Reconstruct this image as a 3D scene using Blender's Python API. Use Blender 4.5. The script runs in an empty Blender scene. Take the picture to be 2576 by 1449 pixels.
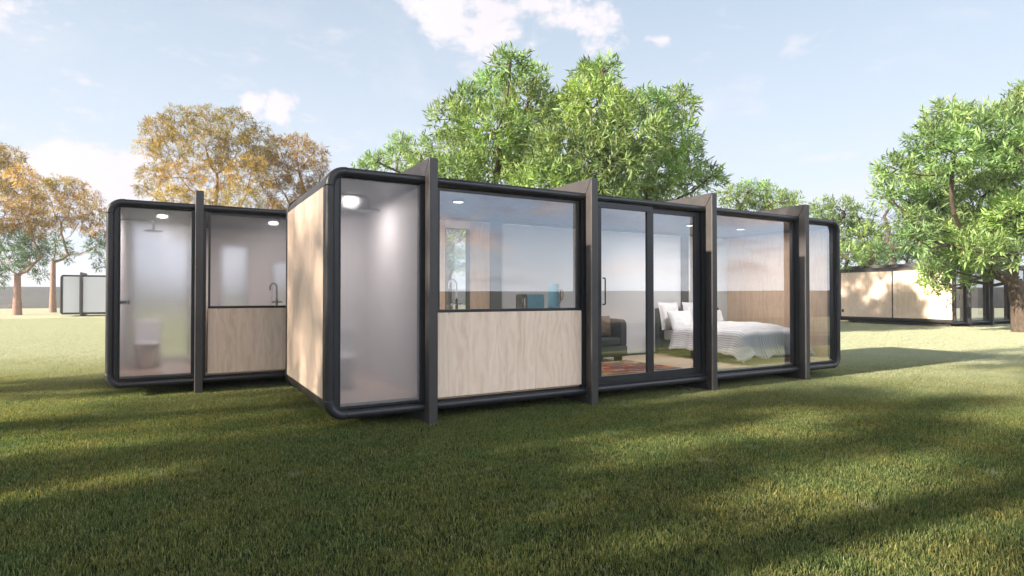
import bpy, bmesh, math, random
import numpy as np
from mathutils import Vector, Matrix, noise as mnoise

SC = bpy.context.scene
COL = SC.collection
R_ = math.radians
random.seed(7)
rng = np.random.default_rng(11)

# ------------------------------------------------------------------ camera
FPX = 1472.0; CXP, CYP = 1288.0, 724.5
yaw = R_(60.05); pitch = R_(0.68)
C_RIGHT = Vector((math.sin(yaw), -math.cos(yaw), 0))
C_FWD = (Vector((math.cos(yaw), math.sin(yaw), 0)) * math.cos(pitch) + Vector((0, 0, math.sin(pitch)))).normalized()
C_UP = C_RIGHT.cross(C_FWD)
CAM = Vector((0, 0, 1.6))
cd = bpy.data.cameras.new('camera'); cam = bpy.data.objects.new('camera', cd); COL.objects.link(cam)
cam.matrix_world = Matrix(((C_RIGHT.x, C_UP.x, -C_FWD.x, CAM.x), (C_RIGHT.y, C_UP.y, -C_FWD.y, CAM.y),
                           (C_RIGHT.z, C_UP.z, -C_FWD.z, CAM.z), (0, 0, 0, 1)))
cd.sensor_width = 36.0; cd.lens = 36.0 * FPX / 2576.0
cd.clip_start = 0.05; cd.clip_end = 5000
SC.camera = cam

def at(px, py, depth):
    """photo measurement (2576 px wide) + distance along the view axis -> world point"""
    return CAM + (C_FWD + C_RIGHT * ((px - CXP) / FPX) - C_UP * ((py - CYP) / FPX)) * depth

# ------------------------------------------------------------------ sun, exposure
SUN_EL = 22.0
SUN_DIR = Vector((-math.cos(R_(SUN_EL)), -0.006, math.sin(R_(SUN_EL)))).normalized()
sd = bpy.data.lights.new('sun', 'SUN'); sd.energy = 5.0; sd.angle = R_(0.9); sd.color = (1.0, 0.87, 0.71)
so = bpy.data.objects.new('sun', sd); COL.objects.link(so)
so.rotation_euler = SUN_DIR.to_track_quat('Z', 'Y').to_euler(); so.location = (-20, 0, 15)
SC.view_settings.view_transform = 'Standard'
try: SC.view_settings.look = 'None'
except Exception: pass
SC.view_settings.gamma = 1.0; SC.view_settings.use_curve_mapping = False
SC.view_settings.exposure = 1.58
SC.cycles.max_bounces = 12; SC.cycles.transparent_max_bounces = 24
SC.cycles.diffuse_bounces = 4; SC.cycles.glossy_bounces = 4; SC.cycles.transmission_bounces = 8
SC.cycles.volume_bounces = 0
SC.cycles.use_denoising = True
SC.cycles.sample_clamp_indirect = 6.0
SC.cycles.caustics_reflective = False; SC.cycles.caustics_refractive = False

# ------------------------------------------------------------------ node helpers
class NT:
    def __init__(s, tree): s.t = tree; s.n = tree.nodes; s.l = tree.links
    def add(s, typ, **kw):
        nd = s.n.new(typ)
        for k, v in kw.items():
            if k.startswith('i_'):
                nd.inputs[k[2:].replace('_', ' ')].default_value = v
            else: setattr(nd, k, v)
        return nd
    def link(s, a, b): s.l.new(a, b)
    def val(s, x, sock):
        if hasattr(x, 'is_output') or isinstance(x, bpy.types.NodeSocket): s.l.new(x, sock)
        else: sock.default_value = x
    def math(s, op, a, b=None, c=None, clamp=False):
        nd = s.n.new('ShaderNodeMath'); nd.operation = op; nd.use_clamp = clamp
        s.val(a, nd.inputs[0])
        if b is not None: s.val(b, nd.inputs[1])
        if c is not None: s.val(c, nd.inputs[2])
        return nd.outputs[0]
    def vmath(s, op, a, b=None):
        nd = s.n.new('ShaderNodeVectorMath'); nd.operation = op
        s.val(a, nd.inputs[0])
        if b is not None: s.val(b, nd.inputs[1])
        return nd.outputs['Value'] if op in ('DOT_PRODUCT', 'LENGTH') else nd.outputs[0]
    def mix(s, f, a, b, mode='MIX'):
        nd = s.n.new('ShaderNodeMix'); nd.data_type = 'RGBA'; nd.blend_type = mode
        s.val(f, nd.inputs[0]); s.val(a, nd.inputs[6]); s.val(b, nd.inputs[7])
        return nd.outputs[2]
    def rng(s, v, a, b, c=0.0, d=1.0, smooth=False):
        nd = s.n.new('ShaderNodeMapRange'); nd.interpolation_type = 'SMOOTHSTEP' if smooth else 'LINEAR'
        s.val(v, nd.inputs[0])
        for i, x in enumerate((a, b, c, d)): nd.inputs[i + 1].default_value = x
        return nd.outputs[0]
    def noise(s, vec, scale, detail=4, rough=0.5, dist=0.0, col=False):
        nd = s.n.new('ShaderNodeTexNoise'); s.val(vec, nd.inputs['Vector'])
        nd.inputs['Scale'].default_value = scale; nd.inputs['Detail'].default_value = detail
        nd.inputs['Roughness'].default_value = rough; nd.inputs['Distortion'].default_value = dist
        return nd.outputs[1] if col else nd.outputs[0]
    def ramp(s, f, stops):
        nd = s.n.new('ShaderNodeValToRGB'); s.val(f, nd.inputs[0])
        el = nd.color_ramp.elements
        while len(el) < len(stops): el.new(0.5)
        for e, (p, c) in zip(el, stops): e.position = p; e.color = (*c, 1)
        return nd.outputs[0]
    def scale(s, vec, sc):
        nd = s.n.new('ShaderNodeMapping'); s.val(vec, nd.inputs[0]); nd.inputs['Scale'].default_value = sc
        return nd.outputs[0]

def c3(c): return (c[0], c[1], c[2], 1.0)

# ------------------------------------------------------------------ world: Nishita sky with clouds
w = bpy.data.worlds.new('World'); SC.world = w; w.use_nodes = True
W = NT(w.node_tree); W.n.clear()
tc = W.add('ShaderNodeTexCoord')
d = W.vmath('NORMALIZE', tc.outputs['Generated'])
sky = W.add('ShaderNodeTexSky'); sky.sky_type = 'NISHITA'; sky.sun_disc = False
sky.sun_elevation = R_(SUN_EL); sky.sun_rotation = math.atan2(SUN_DIR.x, SUN_DIR.y)
sky.air_density = 1.0; sky.dust_density = 1.2; sky.ozone_density = 1.6; sky.altitude = 200
sep = W.add('ShaderNodeSeparateXYZ'); W.link(d, sep.inputs[0]); zz = sep.outputs[2]
zc = W.math('MAXIMUM', zz, 0.0)
den = W.math('ADD', zc, 0.16)
pl = W.n.new('ShaderNodeVectorMath'); pl.operation = 'DIVIDE'; W.link(d, pl.inputs[0])
cmb = W.add('ShaderNodeCombineXYZ')
for i in range(3): W.link(den, cmb.inputs[i])
W.link(cmb.outputs[0], pl.inputs[1]); pv = pl.outputs[0]
# thin high veil + small scattered clouds
veil = W.rng(W.noise(pv, 1.3, 6, 0.62, 0.4), 0.47, 0.75, 0, 0.55, True)
wisp = W.rng(W.noise(pv, 4.2, 8, 0.66, 0.2), 0.55, 0.72, 0, 0.55, True)
fine = W.noise(d, 9.0, 10, 0.62, 0.15)
fine2 = W.noise(W.scale(d, (1, 1, 2.0)), 22.0, 8, 0.6, 0.1)
fmix = W.math('ADD', W.math('MULTIPLY', fine, 0.55), W.math('MULTIPLY', fine2, 0.45))
fmix = W.math('MULTIPLY_ADD', fmix, 2.4, -0.7)
wv = W.noise(d, 7.0, 6, 0.62, 0.0, True)
wv2 = W.vmath('SUBTRACT', wv, (0.5, 0.5, 0.5))
dw = W.vmath('NORMALIZE', W.vmath('ADD', d, W.vmath('MULTIPLY', wv2, (0.16, 0.16, 0.10))))
def blob(px, py, r, strength=1.0):
    v = (C_FWD + C_RIGHT * ((px - CXP) / FPX) - C_UP * ((py - CYP) / FPX)).normalized()
    dt = W.vmath('DOT_PRODUCT', dw, tuple(v))
    ang = r / FPX
    m = W.rng(dt, math.cos(ang * 1.35), math.cos(ang * 0.2), 0, strength, False)
    return m
blobs = [(1110, 5, 100, .9), (1230, 30, 112, .95), (1370, 15, 104, .9), (1470, 55, 66, .9), (1225, 120, 45, .8), (1490, 100, 50, .9),
         (1625, 100, 30, .5), (638, 258, 46, 1), (724, 268, 52, 1), (340, 285, 20, .6), (130, 445, 70, .9), (230, 450, 80, 1),
         (320, 460, 80, 1), (400, 470, 80, .9), (1900, 520, 110, .6), (2150, 470, 120, .5), (60, 60, 110, .6), (170, 130, 120, .55), (300, 90, 100, .45), (240, 210, 110, .5), (420, 40, 80, .45)]
cov = None
for b in blobs:
    m = blob(*b); cov = m if cov is None else W.math('MAXIMUM', cov, m)
big = W.rng(W.math('ADD', fmix, W.math('MULTIPLY', cov, 0.85)), 0.90, 1.30, 0, 1, True)
# clouds in the southern half of the sky, reflected in the panes
bandS = W.rng(sep.outputs[1], 0.05, -0.35, 0, 1, True)
puff = W.noise(W.scale(d, (1, 1, 3.5)), 4.4, 8, 0.58, 0.3)
south = W.math('MULTIPLY', W.rng(puff, 0.49, 0.60, 0, 1, True), bandS)
south = W.math('MULTIPLY', south, W.rng(zz, 0.015, 0.05, 0, 1))
cm = W.math('MAXIMUM', big, W.math('MULTIPLY', south, 0.95))
cm = W.math('MAXIMUM', cm, W.math('MAXIMUM', veil, W.math('MULTIPLY', wisp, 0.8)))
horizon = W.rng(zz, 0.0, 0.55, 1, 0, True)
skycol = W.mix(1.0, sky.outputs[0], (1.0, 1.0, 1.0, 1), 'MULTIPLY')
# thin bright air low over the horizon, then clouds
SKYW = (6.6, 7.1, 7.7, 1)
base = W.mix(W.rng(zz, -0.02, 0.85, 0.80, 0.42), skycol, (5.15, 6.3, 7.1, 1))
base = W.mix(W.math('MULTIPLY', horizon, 0.55), base, SKYW)
shade = W.rng(W.noise(d, 5.0, 6, 0.6), 0.35, 0.7, 0.0, 1.0)
cloudcol = W.mix(shade, (7.0, 6.9, 7.05, 1), (6.2, 6.15, 6.5, 1))
cloudS = W.mix(W.rng(W.noise(W.scale(d, (1, 1, 3.0)), 7.0, 6, 0.6), 0.4, 0.62, 0, 1), (7.0, 5.9, 5.4, 1), (2.4, 2.3, 2.8, 1))
cloudcol = W.mix(bandS, cloudcol, cloudS)
base = W.mix(W.math('MULTIPLY', bandS, W.rng(zz, 0.02, 0.15, 0, 0.85, True)), base, (2.9, 3.9, 5.4, 1))
full = W.mix(cm, base, cloudcol)
southglow = W.math('MULTIPLY_ADD', W.math('MULTIPLY', W.math('MULTIPLY', W.rng(sep.outputs[1], -0.05, -0.6, 0, 1, True), W.rng(zz, 0.72, 0.5, 0, 1, True)), W.rng(zz, 0.17, 0.32, 0.04, 1, True)), 4.6, 1.0)  # added sky brightness behind the camera, lifts the shaded cabin fronts
southglow = W.math('MULTIPLY', southglow, W.rng(zz, 0.46, 0.75, 1.0, 0.28, True))  # overhead sky dimmed so the lawn shade stays deep
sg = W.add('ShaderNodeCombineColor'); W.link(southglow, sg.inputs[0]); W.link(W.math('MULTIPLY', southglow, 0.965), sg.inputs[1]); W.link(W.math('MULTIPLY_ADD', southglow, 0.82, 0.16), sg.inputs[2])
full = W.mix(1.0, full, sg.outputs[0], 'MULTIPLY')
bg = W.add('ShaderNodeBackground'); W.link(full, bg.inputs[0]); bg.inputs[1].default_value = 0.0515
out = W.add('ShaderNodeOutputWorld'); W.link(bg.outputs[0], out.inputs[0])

# ------------------------------------------------------------------ materials
MATS = {}
def new_mat(name):
    m = bpy.data.materials.new(name); m.use_nodes = True; t = NT(m.node_tree); t.n.clear()
    o = t.add('ShaderNodeOutputMaterial'); MATS[name] = m
    return m, t, o
def pbr(name, col, rough=0.5, metal=0.0, var=0.08, scale=6.0, bump=0.0, bscale=60.0, spec=0.5, emit=None):
    m, t, o = new_mat(name)
    p = t.add('ShaderNodeBsdfPrincipled'); t.link(p.outputs[0], o.inputs[0])
    g = t.add('ShaderNodeNewGeometry').outputs['Position']
    n = t.noise(g, scale, 5, 0.6)
    lo = tuple(x * (1 - var) for x in col); hi = tuple(min(1, x * (1 + var)) for x in col)
    t.link(t.mix(t.rng(n, 0.3, 0.7), c3(lo), c3(hi)), p.inputs['Base Color'])
    t.link(t.rng(t.noise(g, scale * 3, 4), 0.3, 0.7, max(0, rough - 0.06), min(1, rough + 0.06)), p.inputs['Roughness'])
    p.inputs['Metallic'].default_value = metal
    p.inputs['Specular IOR Level'].default_value = spec
    if bump:
        b = t.add('ShaderNodeBump'); b.inputs['Strength'].default_value = bump; b.inputs['Distance'].default_value = 0.01
        t.link(t.noise(g, bscale, 4), b.inputs['Height']); t.link(b.outputs[0], p.inputs['Normal'])
    if emit:
        p.inputs['Emission Color'].default_value = c3(emit[0]); p.inputs['Emission Strength'].default_value = emit[1]
    return m
METAL = pbr('dark_coated_metal', (0.058, 0.053, 0.053), 0.45, 0.15, 0.10, 3.0, 0.05, 180)
METAL2 = pbr('dark_window_metal', (0.030, 0.031, 0.035), 0.38, 0.2, 0.06, 3.0)
SEAL = pbr('black_rubber', (0.008, 0.008, 0.009), 0.6, 0, 0.05)
WHITE = pbr('white_wall_paint', (0.74, 0.72, 0.72), 0.6, 0, 0.02, 1.5)
TUBE = pbr('dark_edge_tube', (0.026, 0.026, 0.030), 0.40, 0.1, 0.10, 3.0, 0.05, 180)
CEIL = pbr('ceiling_paint', (0.76, 0.74, 0.74), 0.7, 0, 0.02, 1.5)
PORC = pbr('white_porcelain', (0.82, 0.82, 0.83), 0.15, 0, 0.01)
BLACKM = pbr('black_metal', (0.012, 0.012, 0.013), 0.25, 0.4, 0.05)
CHROME = pbr('chrome', (0.6, 0.6, 0.62), 0.12, 1.0, 0.02)
SOFAM = pbr('charcoal_fabric', (0.050, 0.045, 0.060), 0.85, 0, 0.12, 14, 0.3, 500, 0.3)
CUSHM = pbr('brown_leather', (0.11, 0.048, 0.026), 0.6, 0, 0.15, 12, 0.3, 200)
LINEN = pbr('white_linen', (0.78, 0.77, 0.80), 0.9, 0, 0.03, 8, 0.35, 90, 0.2)
MATT = pbr('mattress_ticking', (0.60, 0.58, 0.58), 0.9, 0, 0.04, 8)
TEAL = pbr('teal_enamel', (0.035, 0.25, 0.36), 0.3, 0, 0.05)
HANDW = pbr('kettle_wood', (0.42, 0.20, 0.09), 0.5, 0, 0.15, 30)
COUNTER = pbr('counter_stone', (0.45, 0.44, 0.43), 0.35, 0, 0.08, 20)
LAMP = pbr('lamp_diffuser', (0.9, 0.9, 0.9), 0.4, 0, 0, emit=((1.0, 0.96, 0.90), 1.0))
MARK = pbr('white_marking', (0.7, 0.7, 0.7), 0.5)
HILLM = None

def wood_mat(name, light, dark, plank=0.145, axis='z', knots=True, rough=0.5):
    m, t, o = new_mat(name)
    p = t.add('ShaderNodeBsdfPrincipled'); t.link(p.outputs[0], o.inputs[0])
    pos = t.add('ShaderNodeTexCoord').outputs['Object']
    sp = t.add('ShaderNodeSeparateXYZ'); t.link(pos, sp.inputs[0])
    if axis == 'z':   # boards stand upright; across = x + y
        across = t.math('ADD', sp.outputs[0], sp.outputs[1]); along = sp.outputs[2]
    else:             # floor boards run along x
        across = sp.outputs[1]; along = sp.outputs[0]
    q = t.math('DIVIDE', across, plank); idx = t.math('FLOOR', q); fr = t.math('FRACT', q)
    wn = t.add('ShaderNodeTexWhiteNoise', noise_dimensions='1D'); t.link(idx, wn.inputs['W'])
    off = t.math('MULTIPLY', wn.outputs['Value'], 17.0)
    cv = t.add('ShaderNodeCombineXYZ')
    t.link(t.math('ADD', across, off), cv.inputs[0]); t.link(t.math('ADD', t.math('MULTIPLY', along, 0.11), off), cv.inputs[1])
    vec = cv.outputs[0]
    n1 = t.noise(vec, 10.0, 8, 0.62, 1.0)
    n2 = t.noise(vec, 70.0, 4, 0.6, 0.2)
    cv2 = t.add('ShaderNodeCombineXYZ')
    t.link(t.math('ADD', across, off), cv2.inputs[0]); t.link(t.math('ADD', t.math('MULTIPLY', along, 0.35), off), cv2.inputs[1])
    rings = t.n.new('ShaderNodeTexWave'); rings.wave_type = 'BANDS'; rings.bands_direction = 'X'
    t.link(cv2.outputs[0], rings.inputs['Vector']); rings.inputs['Scale'].default_value = 2.6
    rings.inputs['Distortion'].default_value = 13.0; rings.inputs['Detail'].default_value = 3.0; rings.inputs['Detail Scale'].default_value = 1.6
    f = t.math('ADD', t.math('MULTIPLY', n1, 0.72), t.math('ADD', t.math('MULTIPLY', n2, 0.07), t.math('MULTIPLY', rings.outputs[1], 0.24)))
    f = t.math('ADD', f, t.math('MULTIPLY', t.math('SUBTRACT', wn.outputs['Value'], 0.5), 0.16))
    col = t.ramp(t.rng(f, 0.15, 0.85), [(0, tuple(x * 1.0 for x in dark)), (0.45, tuple((a + b * 1.6) / 2.6 for a, b in zip(dark, light))), (1, light)])
    if knots:
        vo = t.add('ShaderNodeTexVoronoi'); vv = t.add('ShaderNodeCombineXYZ')
        t.link(t.math('ADD', across, off), vv.inputs[0]); t.link(t.math('ADD', t.math('MULTIPLY', along, 0.42), off), vv.inputs[1])
        t.link(t.vmath('ADD', vv.outputs[0], t.vmath('MULTIPLY', t.noise(vec, 20, 3, 0.5, 0, True), (0.03, 0.03, 0))), vo.inputs['Vector'])
        vo.inputs['Scale'].default_value = 4.2
        sc_ = t.add('ShaderNodeSeparateColor'); t.link(vo.outputs['Color'], sc_.inputs[0])
        has = t.math('GREATER_THAN', sc_.outputs[0], 0.4)
        kn = t.math('MULTIPLY', t.rng(vo.outputs['Distance'], 0.015, 0.085, 0.7, 0.0, True), has)
        col = t.mix(kn, col, c3(tuple(x * 0.42 for x in dark)))
    gap = t.rng(t.math('ABSOLUTE', t.math('SUBTRACT', fr, 0.5)), 0.487, 0.5, 0, 0.22)
    col = t.mix(gap, col, c3(tuple(x * 0.5 for x in dark)))
    t.link(col, p.inputs['Base Color']); p.inputs['Roughness'].default_value = rough
    b = t.add('ShaderNodeBump'); b.inputs['Strength'].default_value = 0.12; b.inputs['Distance'].default_value = 0.004
    t.link(f, b.inputs['Height']); t.link(b.outputs[0], p.inputs['Normal'])
    return m
WOOD = wood_mat('pale_maple_cladding', (0.94, 0.75, 0.61), (0.70, 0.50, 0.37))
WOODIN = wood_mat('warm_maple_lining', (0.62, 0.44, 0.31), (0.42, 0.27, 0.18))
FLOORM = wood_mat('floor_boards', (0.66, 0.50, 0.39), (0.48, 0.33, 0.24), 0.19, 'x', False, 0.4)

def glass_mat():
    m, t, o = new_mat('coated_clear_glass')
    tr = t.add('ShaderNodeBsdfTransparent'); tr.inputs[0].default_value = (0.95, 0.97, 0.97, 1)
    gl = t.add('ShaderNodeBsdfGlossy'); gl.inputs[0].default_value = (0.93, 0.97, 1.0, 1); gl.inputs[1].default_value = 0.004
    lw = t.add('ShaderNodeLayerWeight'); lw.inputs[0].default_value = 0.5
    f = t.rng(t.math('POWER', lw.outputs[1], 1.8), 0, 1, 0.34, 0.95)
    mx = t.add('ShaderNodeMixShader'); t.link(f, mx.inputs[0]); t.link(tr.outputs[0], mx.inputs[1]); t.link(gl.outputs[0], mx.inputs[2])
    t.link(mx.outputs[0], o.inputs[0]); return m
GLASS = glass_mat()
def frost_mat(name, rough, tint=(0.95, 0.94, 0.96), milk=0.22, dif=0.6):
    m, t, o = new_mat(name)
    rf = t.add('ShaderNodeBsdfRefraction'); rf.inputs['Color'].default_value = c3(tint); rf.inputs['IOR'].default_value = 1.35
    rf.inputs['Roughness'].default_value = rough
    tl = t.add('ShaderNodeBsdfTranslucent'); tl.inputs[0].default_value = (0.8, 0.8, 0.82, 1)
    df = t.add('ShaderNodeBsdfDiffuse'); df.inputs[0].default_value = (0.84, 0.84, 0.88, 1)
    ad = t.add('ShaderNodeMixShader'); ad.inputs[0].default_value = dif; t.link(tl.outputs[0], ad.inputs[1]); t.link(df.outputs[0], ad.inputs[2])
    mx = t.add('ShaderNodeMixShader'); mx.inputs[0].default_value = milk
    t.link(rf.outputs[0], mx.inputs[1]); t.link(ad.outputs[0], mx.inputs[2])
    t.link(mx.outputs[0], o.inputs[0]); return m
FROST = frost_mat('frosted_glass', 0.24, milk=0.16, dif=0.6)
REARP = frost_mat('milky_rear_glass', 0.3, milk=0.88)
FROSTF = frost_mat('satin_glass', 0.27, milk=0.24, dif=0.8)
def rug_mat():
    m, t, o = new_mat('woven_rug')
    p = t.add('ShaderNodeBsdfPrincipled'); t.link(p.outputs[0], o.inputs[0]); p.inputs['Roughness'].default_value = 0.95
    g = t.add('ShaderNodeTexCoord').outputs['Object']
    v = t.scale(g, (0.8, 2.0, 1))
    n = t.noise(v, 1.5, 2, 0.4, 1.0)
    n2 = t.noise(v, 4.3, 2, 0.4, 0.6)
    cr = t.ramp(n, [(0.0, (0.035, 0.02, 0.06)), (0.40, (0.06, 0.04, 0.10)), (0.42, (0.55, 0.15, 0.04)), (0.50, (0.50, 0.13, 0.035)),
                    (0.505, (0.55, 0.56, 0.58)), (0.535, (0.55, 0.56, 0.58)), (0.54, (0.42, 0.02, 0.02)), (0.62, (0.38, 0.015, 0.02)), (0.63, (0.10, 0.05, 0.13)), (1, (0.10, 0.05, 0.13))])
    for l in t.n:
        if l.type == 'VALTORGB': l.color_ramp.interpolation = 'CONSTANT'
    st = t.rng(n2, 0.56, 0.58, 0, 1)
    cr = t.mix(t.math('MULTIPLY', st, 0.8), cr, (0.09, 0.05, 0.14, 1))
    t.link(cr, p.inputs['Base Color']); return m
RUG = rug_mat()
def duvet_mat():
    m, t, o = new_mat('striped_duvet_cotton')
    p = t.add('ShaderNodeBsdfPrincipled'); t.link(p.outputs[0], o.inputs[0]); p.inputs['Roughness'].default_value = 0.9
    a = t.add('ShaderNodeAttribute', attribute_name='across'); a.attribute_type = 'GEOMETRY'
    s = t.math('SINE', t.math('MULTIPLY', a.outputs['Fac'], 2 * math.pi / 0.042))
    f = t.rng(s, 0.0, 0.5, 0, 1)
    t.link(t.mix(f, (0.80, 0.79, 0.82, 1), (0.52, 0.50, 0.53, 1)), p.inputs['Base Color'])
    g = t.add('ShaderNodeNewGeometry').outputs['Position']
    b = t.add('ShaderNodeBump'); b.inputs['Strength'].default_value = 0.5; b.inputs['Distance'].default_value = 0.02
    t.link(t.noise(g, 9, 4, 0.6, 0.8), b.inputs['Height']); t.link(b.outputs[0], p.inputs['Normal'])
    return m
DUVET = duvet_mat()
def leaf_mat(name, trans=0.35, rough=0.45):
    m, t, o = new_mat(name)
    a = t.add('ShaderNodeAttribute', attribute_name='tint'); a.attribute_type = 'GEOMETRY'
    p = t.add('ShaderNodeBsdfPrincipled'); p.inputs['Roughness'].default_value = rough; p.inputs['Specular IOR Level'].default_value = 0.35
    t.link(a.outputs['Color'], p.inputs['Base Color'])
    tl = t.add('ShaderNodeBsdfTranslucent')
    t.link(t.mix(1.0, a.outputs['Color'], (1.5, 1.5, 0.7, 1), 'MULTIPLY'), tl.inputs[0])
    mx = t.add('ShaderNodeMixShader'); mx.inputs[0].default_value = trans
    t.link(p.outputs[0], mx.inputs[1]); t.link(tl.outputs[0], mx.inputs[2]); t.link(mx.outputs[0], o.inputs[0]); return m
LEAF = leaf_mat('tree_leaf')
def bark_mat(name, a, b):
    m, t, o = new_mat(name)
    p = t.add('ShaderNodeBsdfPrincipled'); t.link(p.outputs[0], o.inputs[0]); p.inputs['Roughness'].default_value = 0.9
    g = t.scale(t.add('ShaderNodeNewGeometry').outputs['Position'], (1, 1, 0.3))
    n = t.noise(g, 12, 8, 0.7, 0.5)
    t.link(t.ramp(n, [(0.3, a), (0.7, b)]), p.inputs['Base Color'])
    bb = t.add('ShaderNodeBump'); bb.inputs['Strength'].default_value = 0.8; bb.inputs['Distance'].default_value = 0.03
    t.link(n, bb.inputs['Height']); t.link(bb.outputs[0], p.inputs['Normal']); return m
BARKG = bark_mat('brown_bark', (0.035, 0.026, 0.020), (0.13, 0.095, 0.07))
BARKP = bark_mat('pinkish_smooth_bark', (0.20, 0.12, 0.09), (0.34, 0.22, 0.17))
def lawn_mat():
    m, t, o = new_mat('lawn_soil')
    p = t.add('ShaderNodeBsdfPrincipled'); t.link(p.outputs[0], o.inputs[0]); p.inputs['Roughness'].default_value = 0.95; p.inputs['Specular IOR Level'].default_value = 0.1
    g = t.add('ShaderNodeNewGeometry').outputs['Position']
    n = t.noise(g, 0.35, 5, 0.6); n2 = t.noise(g, 6, 6, 0.7); n3 = t.noise(g, 60, 3, 0.7)
    c = t.mix(t.rng(n, 0.35, 0.65), (0.43, 0.45, 0.31, 1), (0.52, 0.53, 0.38, 1))
    c = t.mix(t.rng(n2, 0.35, 0.7, 0, 0.5), c, (0.44, 0.43, 0.31, 1))
    c = t.mix(t.rng(n3, 0.4, 0.6, 0.2, 0), c, (0.20, 0.22, 0.12, 1))
    sp = t.add('ShaderNodeSeparateXYZ'); t.link(g, sp.inputs[0])
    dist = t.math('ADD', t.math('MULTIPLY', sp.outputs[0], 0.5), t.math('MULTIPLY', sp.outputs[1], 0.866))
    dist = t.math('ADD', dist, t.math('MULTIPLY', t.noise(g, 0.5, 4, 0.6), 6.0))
    c = t.mix(t.rng(dist, 10, 20, 0, 1, True), (0.03, 0.04, 0.015, 1), c)  # sunlit paleness painted into the far ground, near ground kept dark
    t.link(c, p.inputs['Base Color'])
    b = t.add('ShaderNodeBump'); b.inputs['Strength'].default_value = 0.6; b.inputs['Distance'].default_value = 0.03
    t.link(n3, b.inputs['Height']); t.link(b.outputs[0], p.inputs['Normal']); return m
LAWNM = lawn_mat()
def land_mat():
    m, t, o = new_mat('scrub_land')
    p = t.add('ShaderNodeBsdfPrincipled'); t.link(p.outputs[0], o.inputs[0]); p.inputs['Roughness'].default_value = 1.0; p.inputs['Specular IOR Level'].default_value = 0.05
    g = t.add('ShaderNodeNewGeometry').outputs['Position']
    n = t.noise(t.scale(g, (1, 1, 8)), 0.012, 6, 0.6); n2 = t.noise(g, 0.08, 5, 0.65)
    c = t.mix(t.rng(n, 0.4, 0.6), (0.022, 0.028, 0.026, 1), (0.055, 0.055, 0.045, 1))
    c = t.mix(t.rng(n2, 0.55, 0.68, 0, 0.8), c, (0.13, 0.10, 0.075, 1))
    t.link(c, p.inputs['Base Color']); return m
LANDM = land_mat()
def grass_mat():
    m, t, o = new_mat('grass_blade')
    p = t.add('ShaderNodeBsdfPrincipled'); p.inputs['Roughness'].default_value = 0.6; p.inputs['Specular IOR Level'].default_value = 0.25
    g = t.add('ShaderNodeNewGeometry').outputs['Position']
    a = t.add('ShaderNodeAttribute', attribute_name='tint'); a.attribute_type = 'GEOMETRY'
    n = t.noise(g, 1.6, 4, 0.6); n2 = t.noise(g, 0.28, 3, 0.6)
    k = t.math('ADD', t.math('MULTIPLY', t.rng(n, 0.3, 0.7), 0.55), t.math('MULTIPLY', t.rng(n2, 0.3, 0.7), 0.45))
    c = t.mix(k, (0.62, 0.92, 0.80, 1), (1.35, 1.15, 0.95, 1))
    c = t.mix(1.0, a.outputs['Color'], c, 'MULTIPLY')
    sp = t.add('ShaderNodeSeparateXYZ'); t.link(g, sp.inputs[0])
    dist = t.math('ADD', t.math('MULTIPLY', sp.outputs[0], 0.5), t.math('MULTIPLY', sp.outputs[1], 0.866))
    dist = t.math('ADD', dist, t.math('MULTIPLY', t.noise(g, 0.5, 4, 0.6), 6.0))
    sun_pale = t.mix(1.0, t.mix(0.3, (0.60, 0.62, 0.47, 1), t.mix(1.0, a.outputs['Color'], (1.45, 1.45, 1.7, 1), 'MULTIPLY')), (1.0, 1.0, 1.0, 1), 'MULTIPLY')
    c = t.mix(t.rng(dist, 10, 20, 0, 1, True), c, sun_pale)  # far blades coloured pale as if in strong sun, whatever light falls
    vo = t.noise(g, 2.6, 2, 0.5)
    c = t.mix(t.rng(vo, 0.68, 0.73, 0, 0.6), c, (0.34, 0.35, 0.24, 1))
    t.link(c, p.inputs['Base Color'])
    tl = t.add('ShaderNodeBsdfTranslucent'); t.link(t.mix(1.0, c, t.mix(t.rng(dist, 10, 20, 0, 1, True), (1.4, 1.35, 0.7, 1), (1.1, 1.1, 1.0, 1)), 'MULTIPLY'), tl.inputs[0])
    mx = t.add('ShaderNodeMixShader'); mx.inputs[0].default_value = 0.45
    t.link(p.outputs[0], mx.inputs[1]); t.link(tl.outputs[0], mx.inputs[2]); t.link(mx.outputs[0], o.inputs[0]); return m
GRASSM = grass_mat()

# ------------------------------------------------------------------ object helpers
def tag(o, label=None, cat=None, group=None, kind=None):
    if label: o['label'] = label
    if cat: o['category'] = cat
    if group: o['group'] = group
    if kind: o['kind'] = kind
    return o
def empty(name, loc, label, cat, group=None, rz=0):
    o = bpy.data.objects.new(name, None); COL.objects.link(o); o.location = loc; o.rotation_euler = (0, 0, rz)
    o.empty_display_size = 0.2
    return tag(o, label, cat, group)
def children(o): return [c for c in bpy.data.objects if c.parent == o]
def copy_tree(o, parent=None):
    c = o.copy(); COL.objects.link(c); c.parent = parent
    for ch in children(o): copy_tree(ch, c)
    return c

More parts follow.
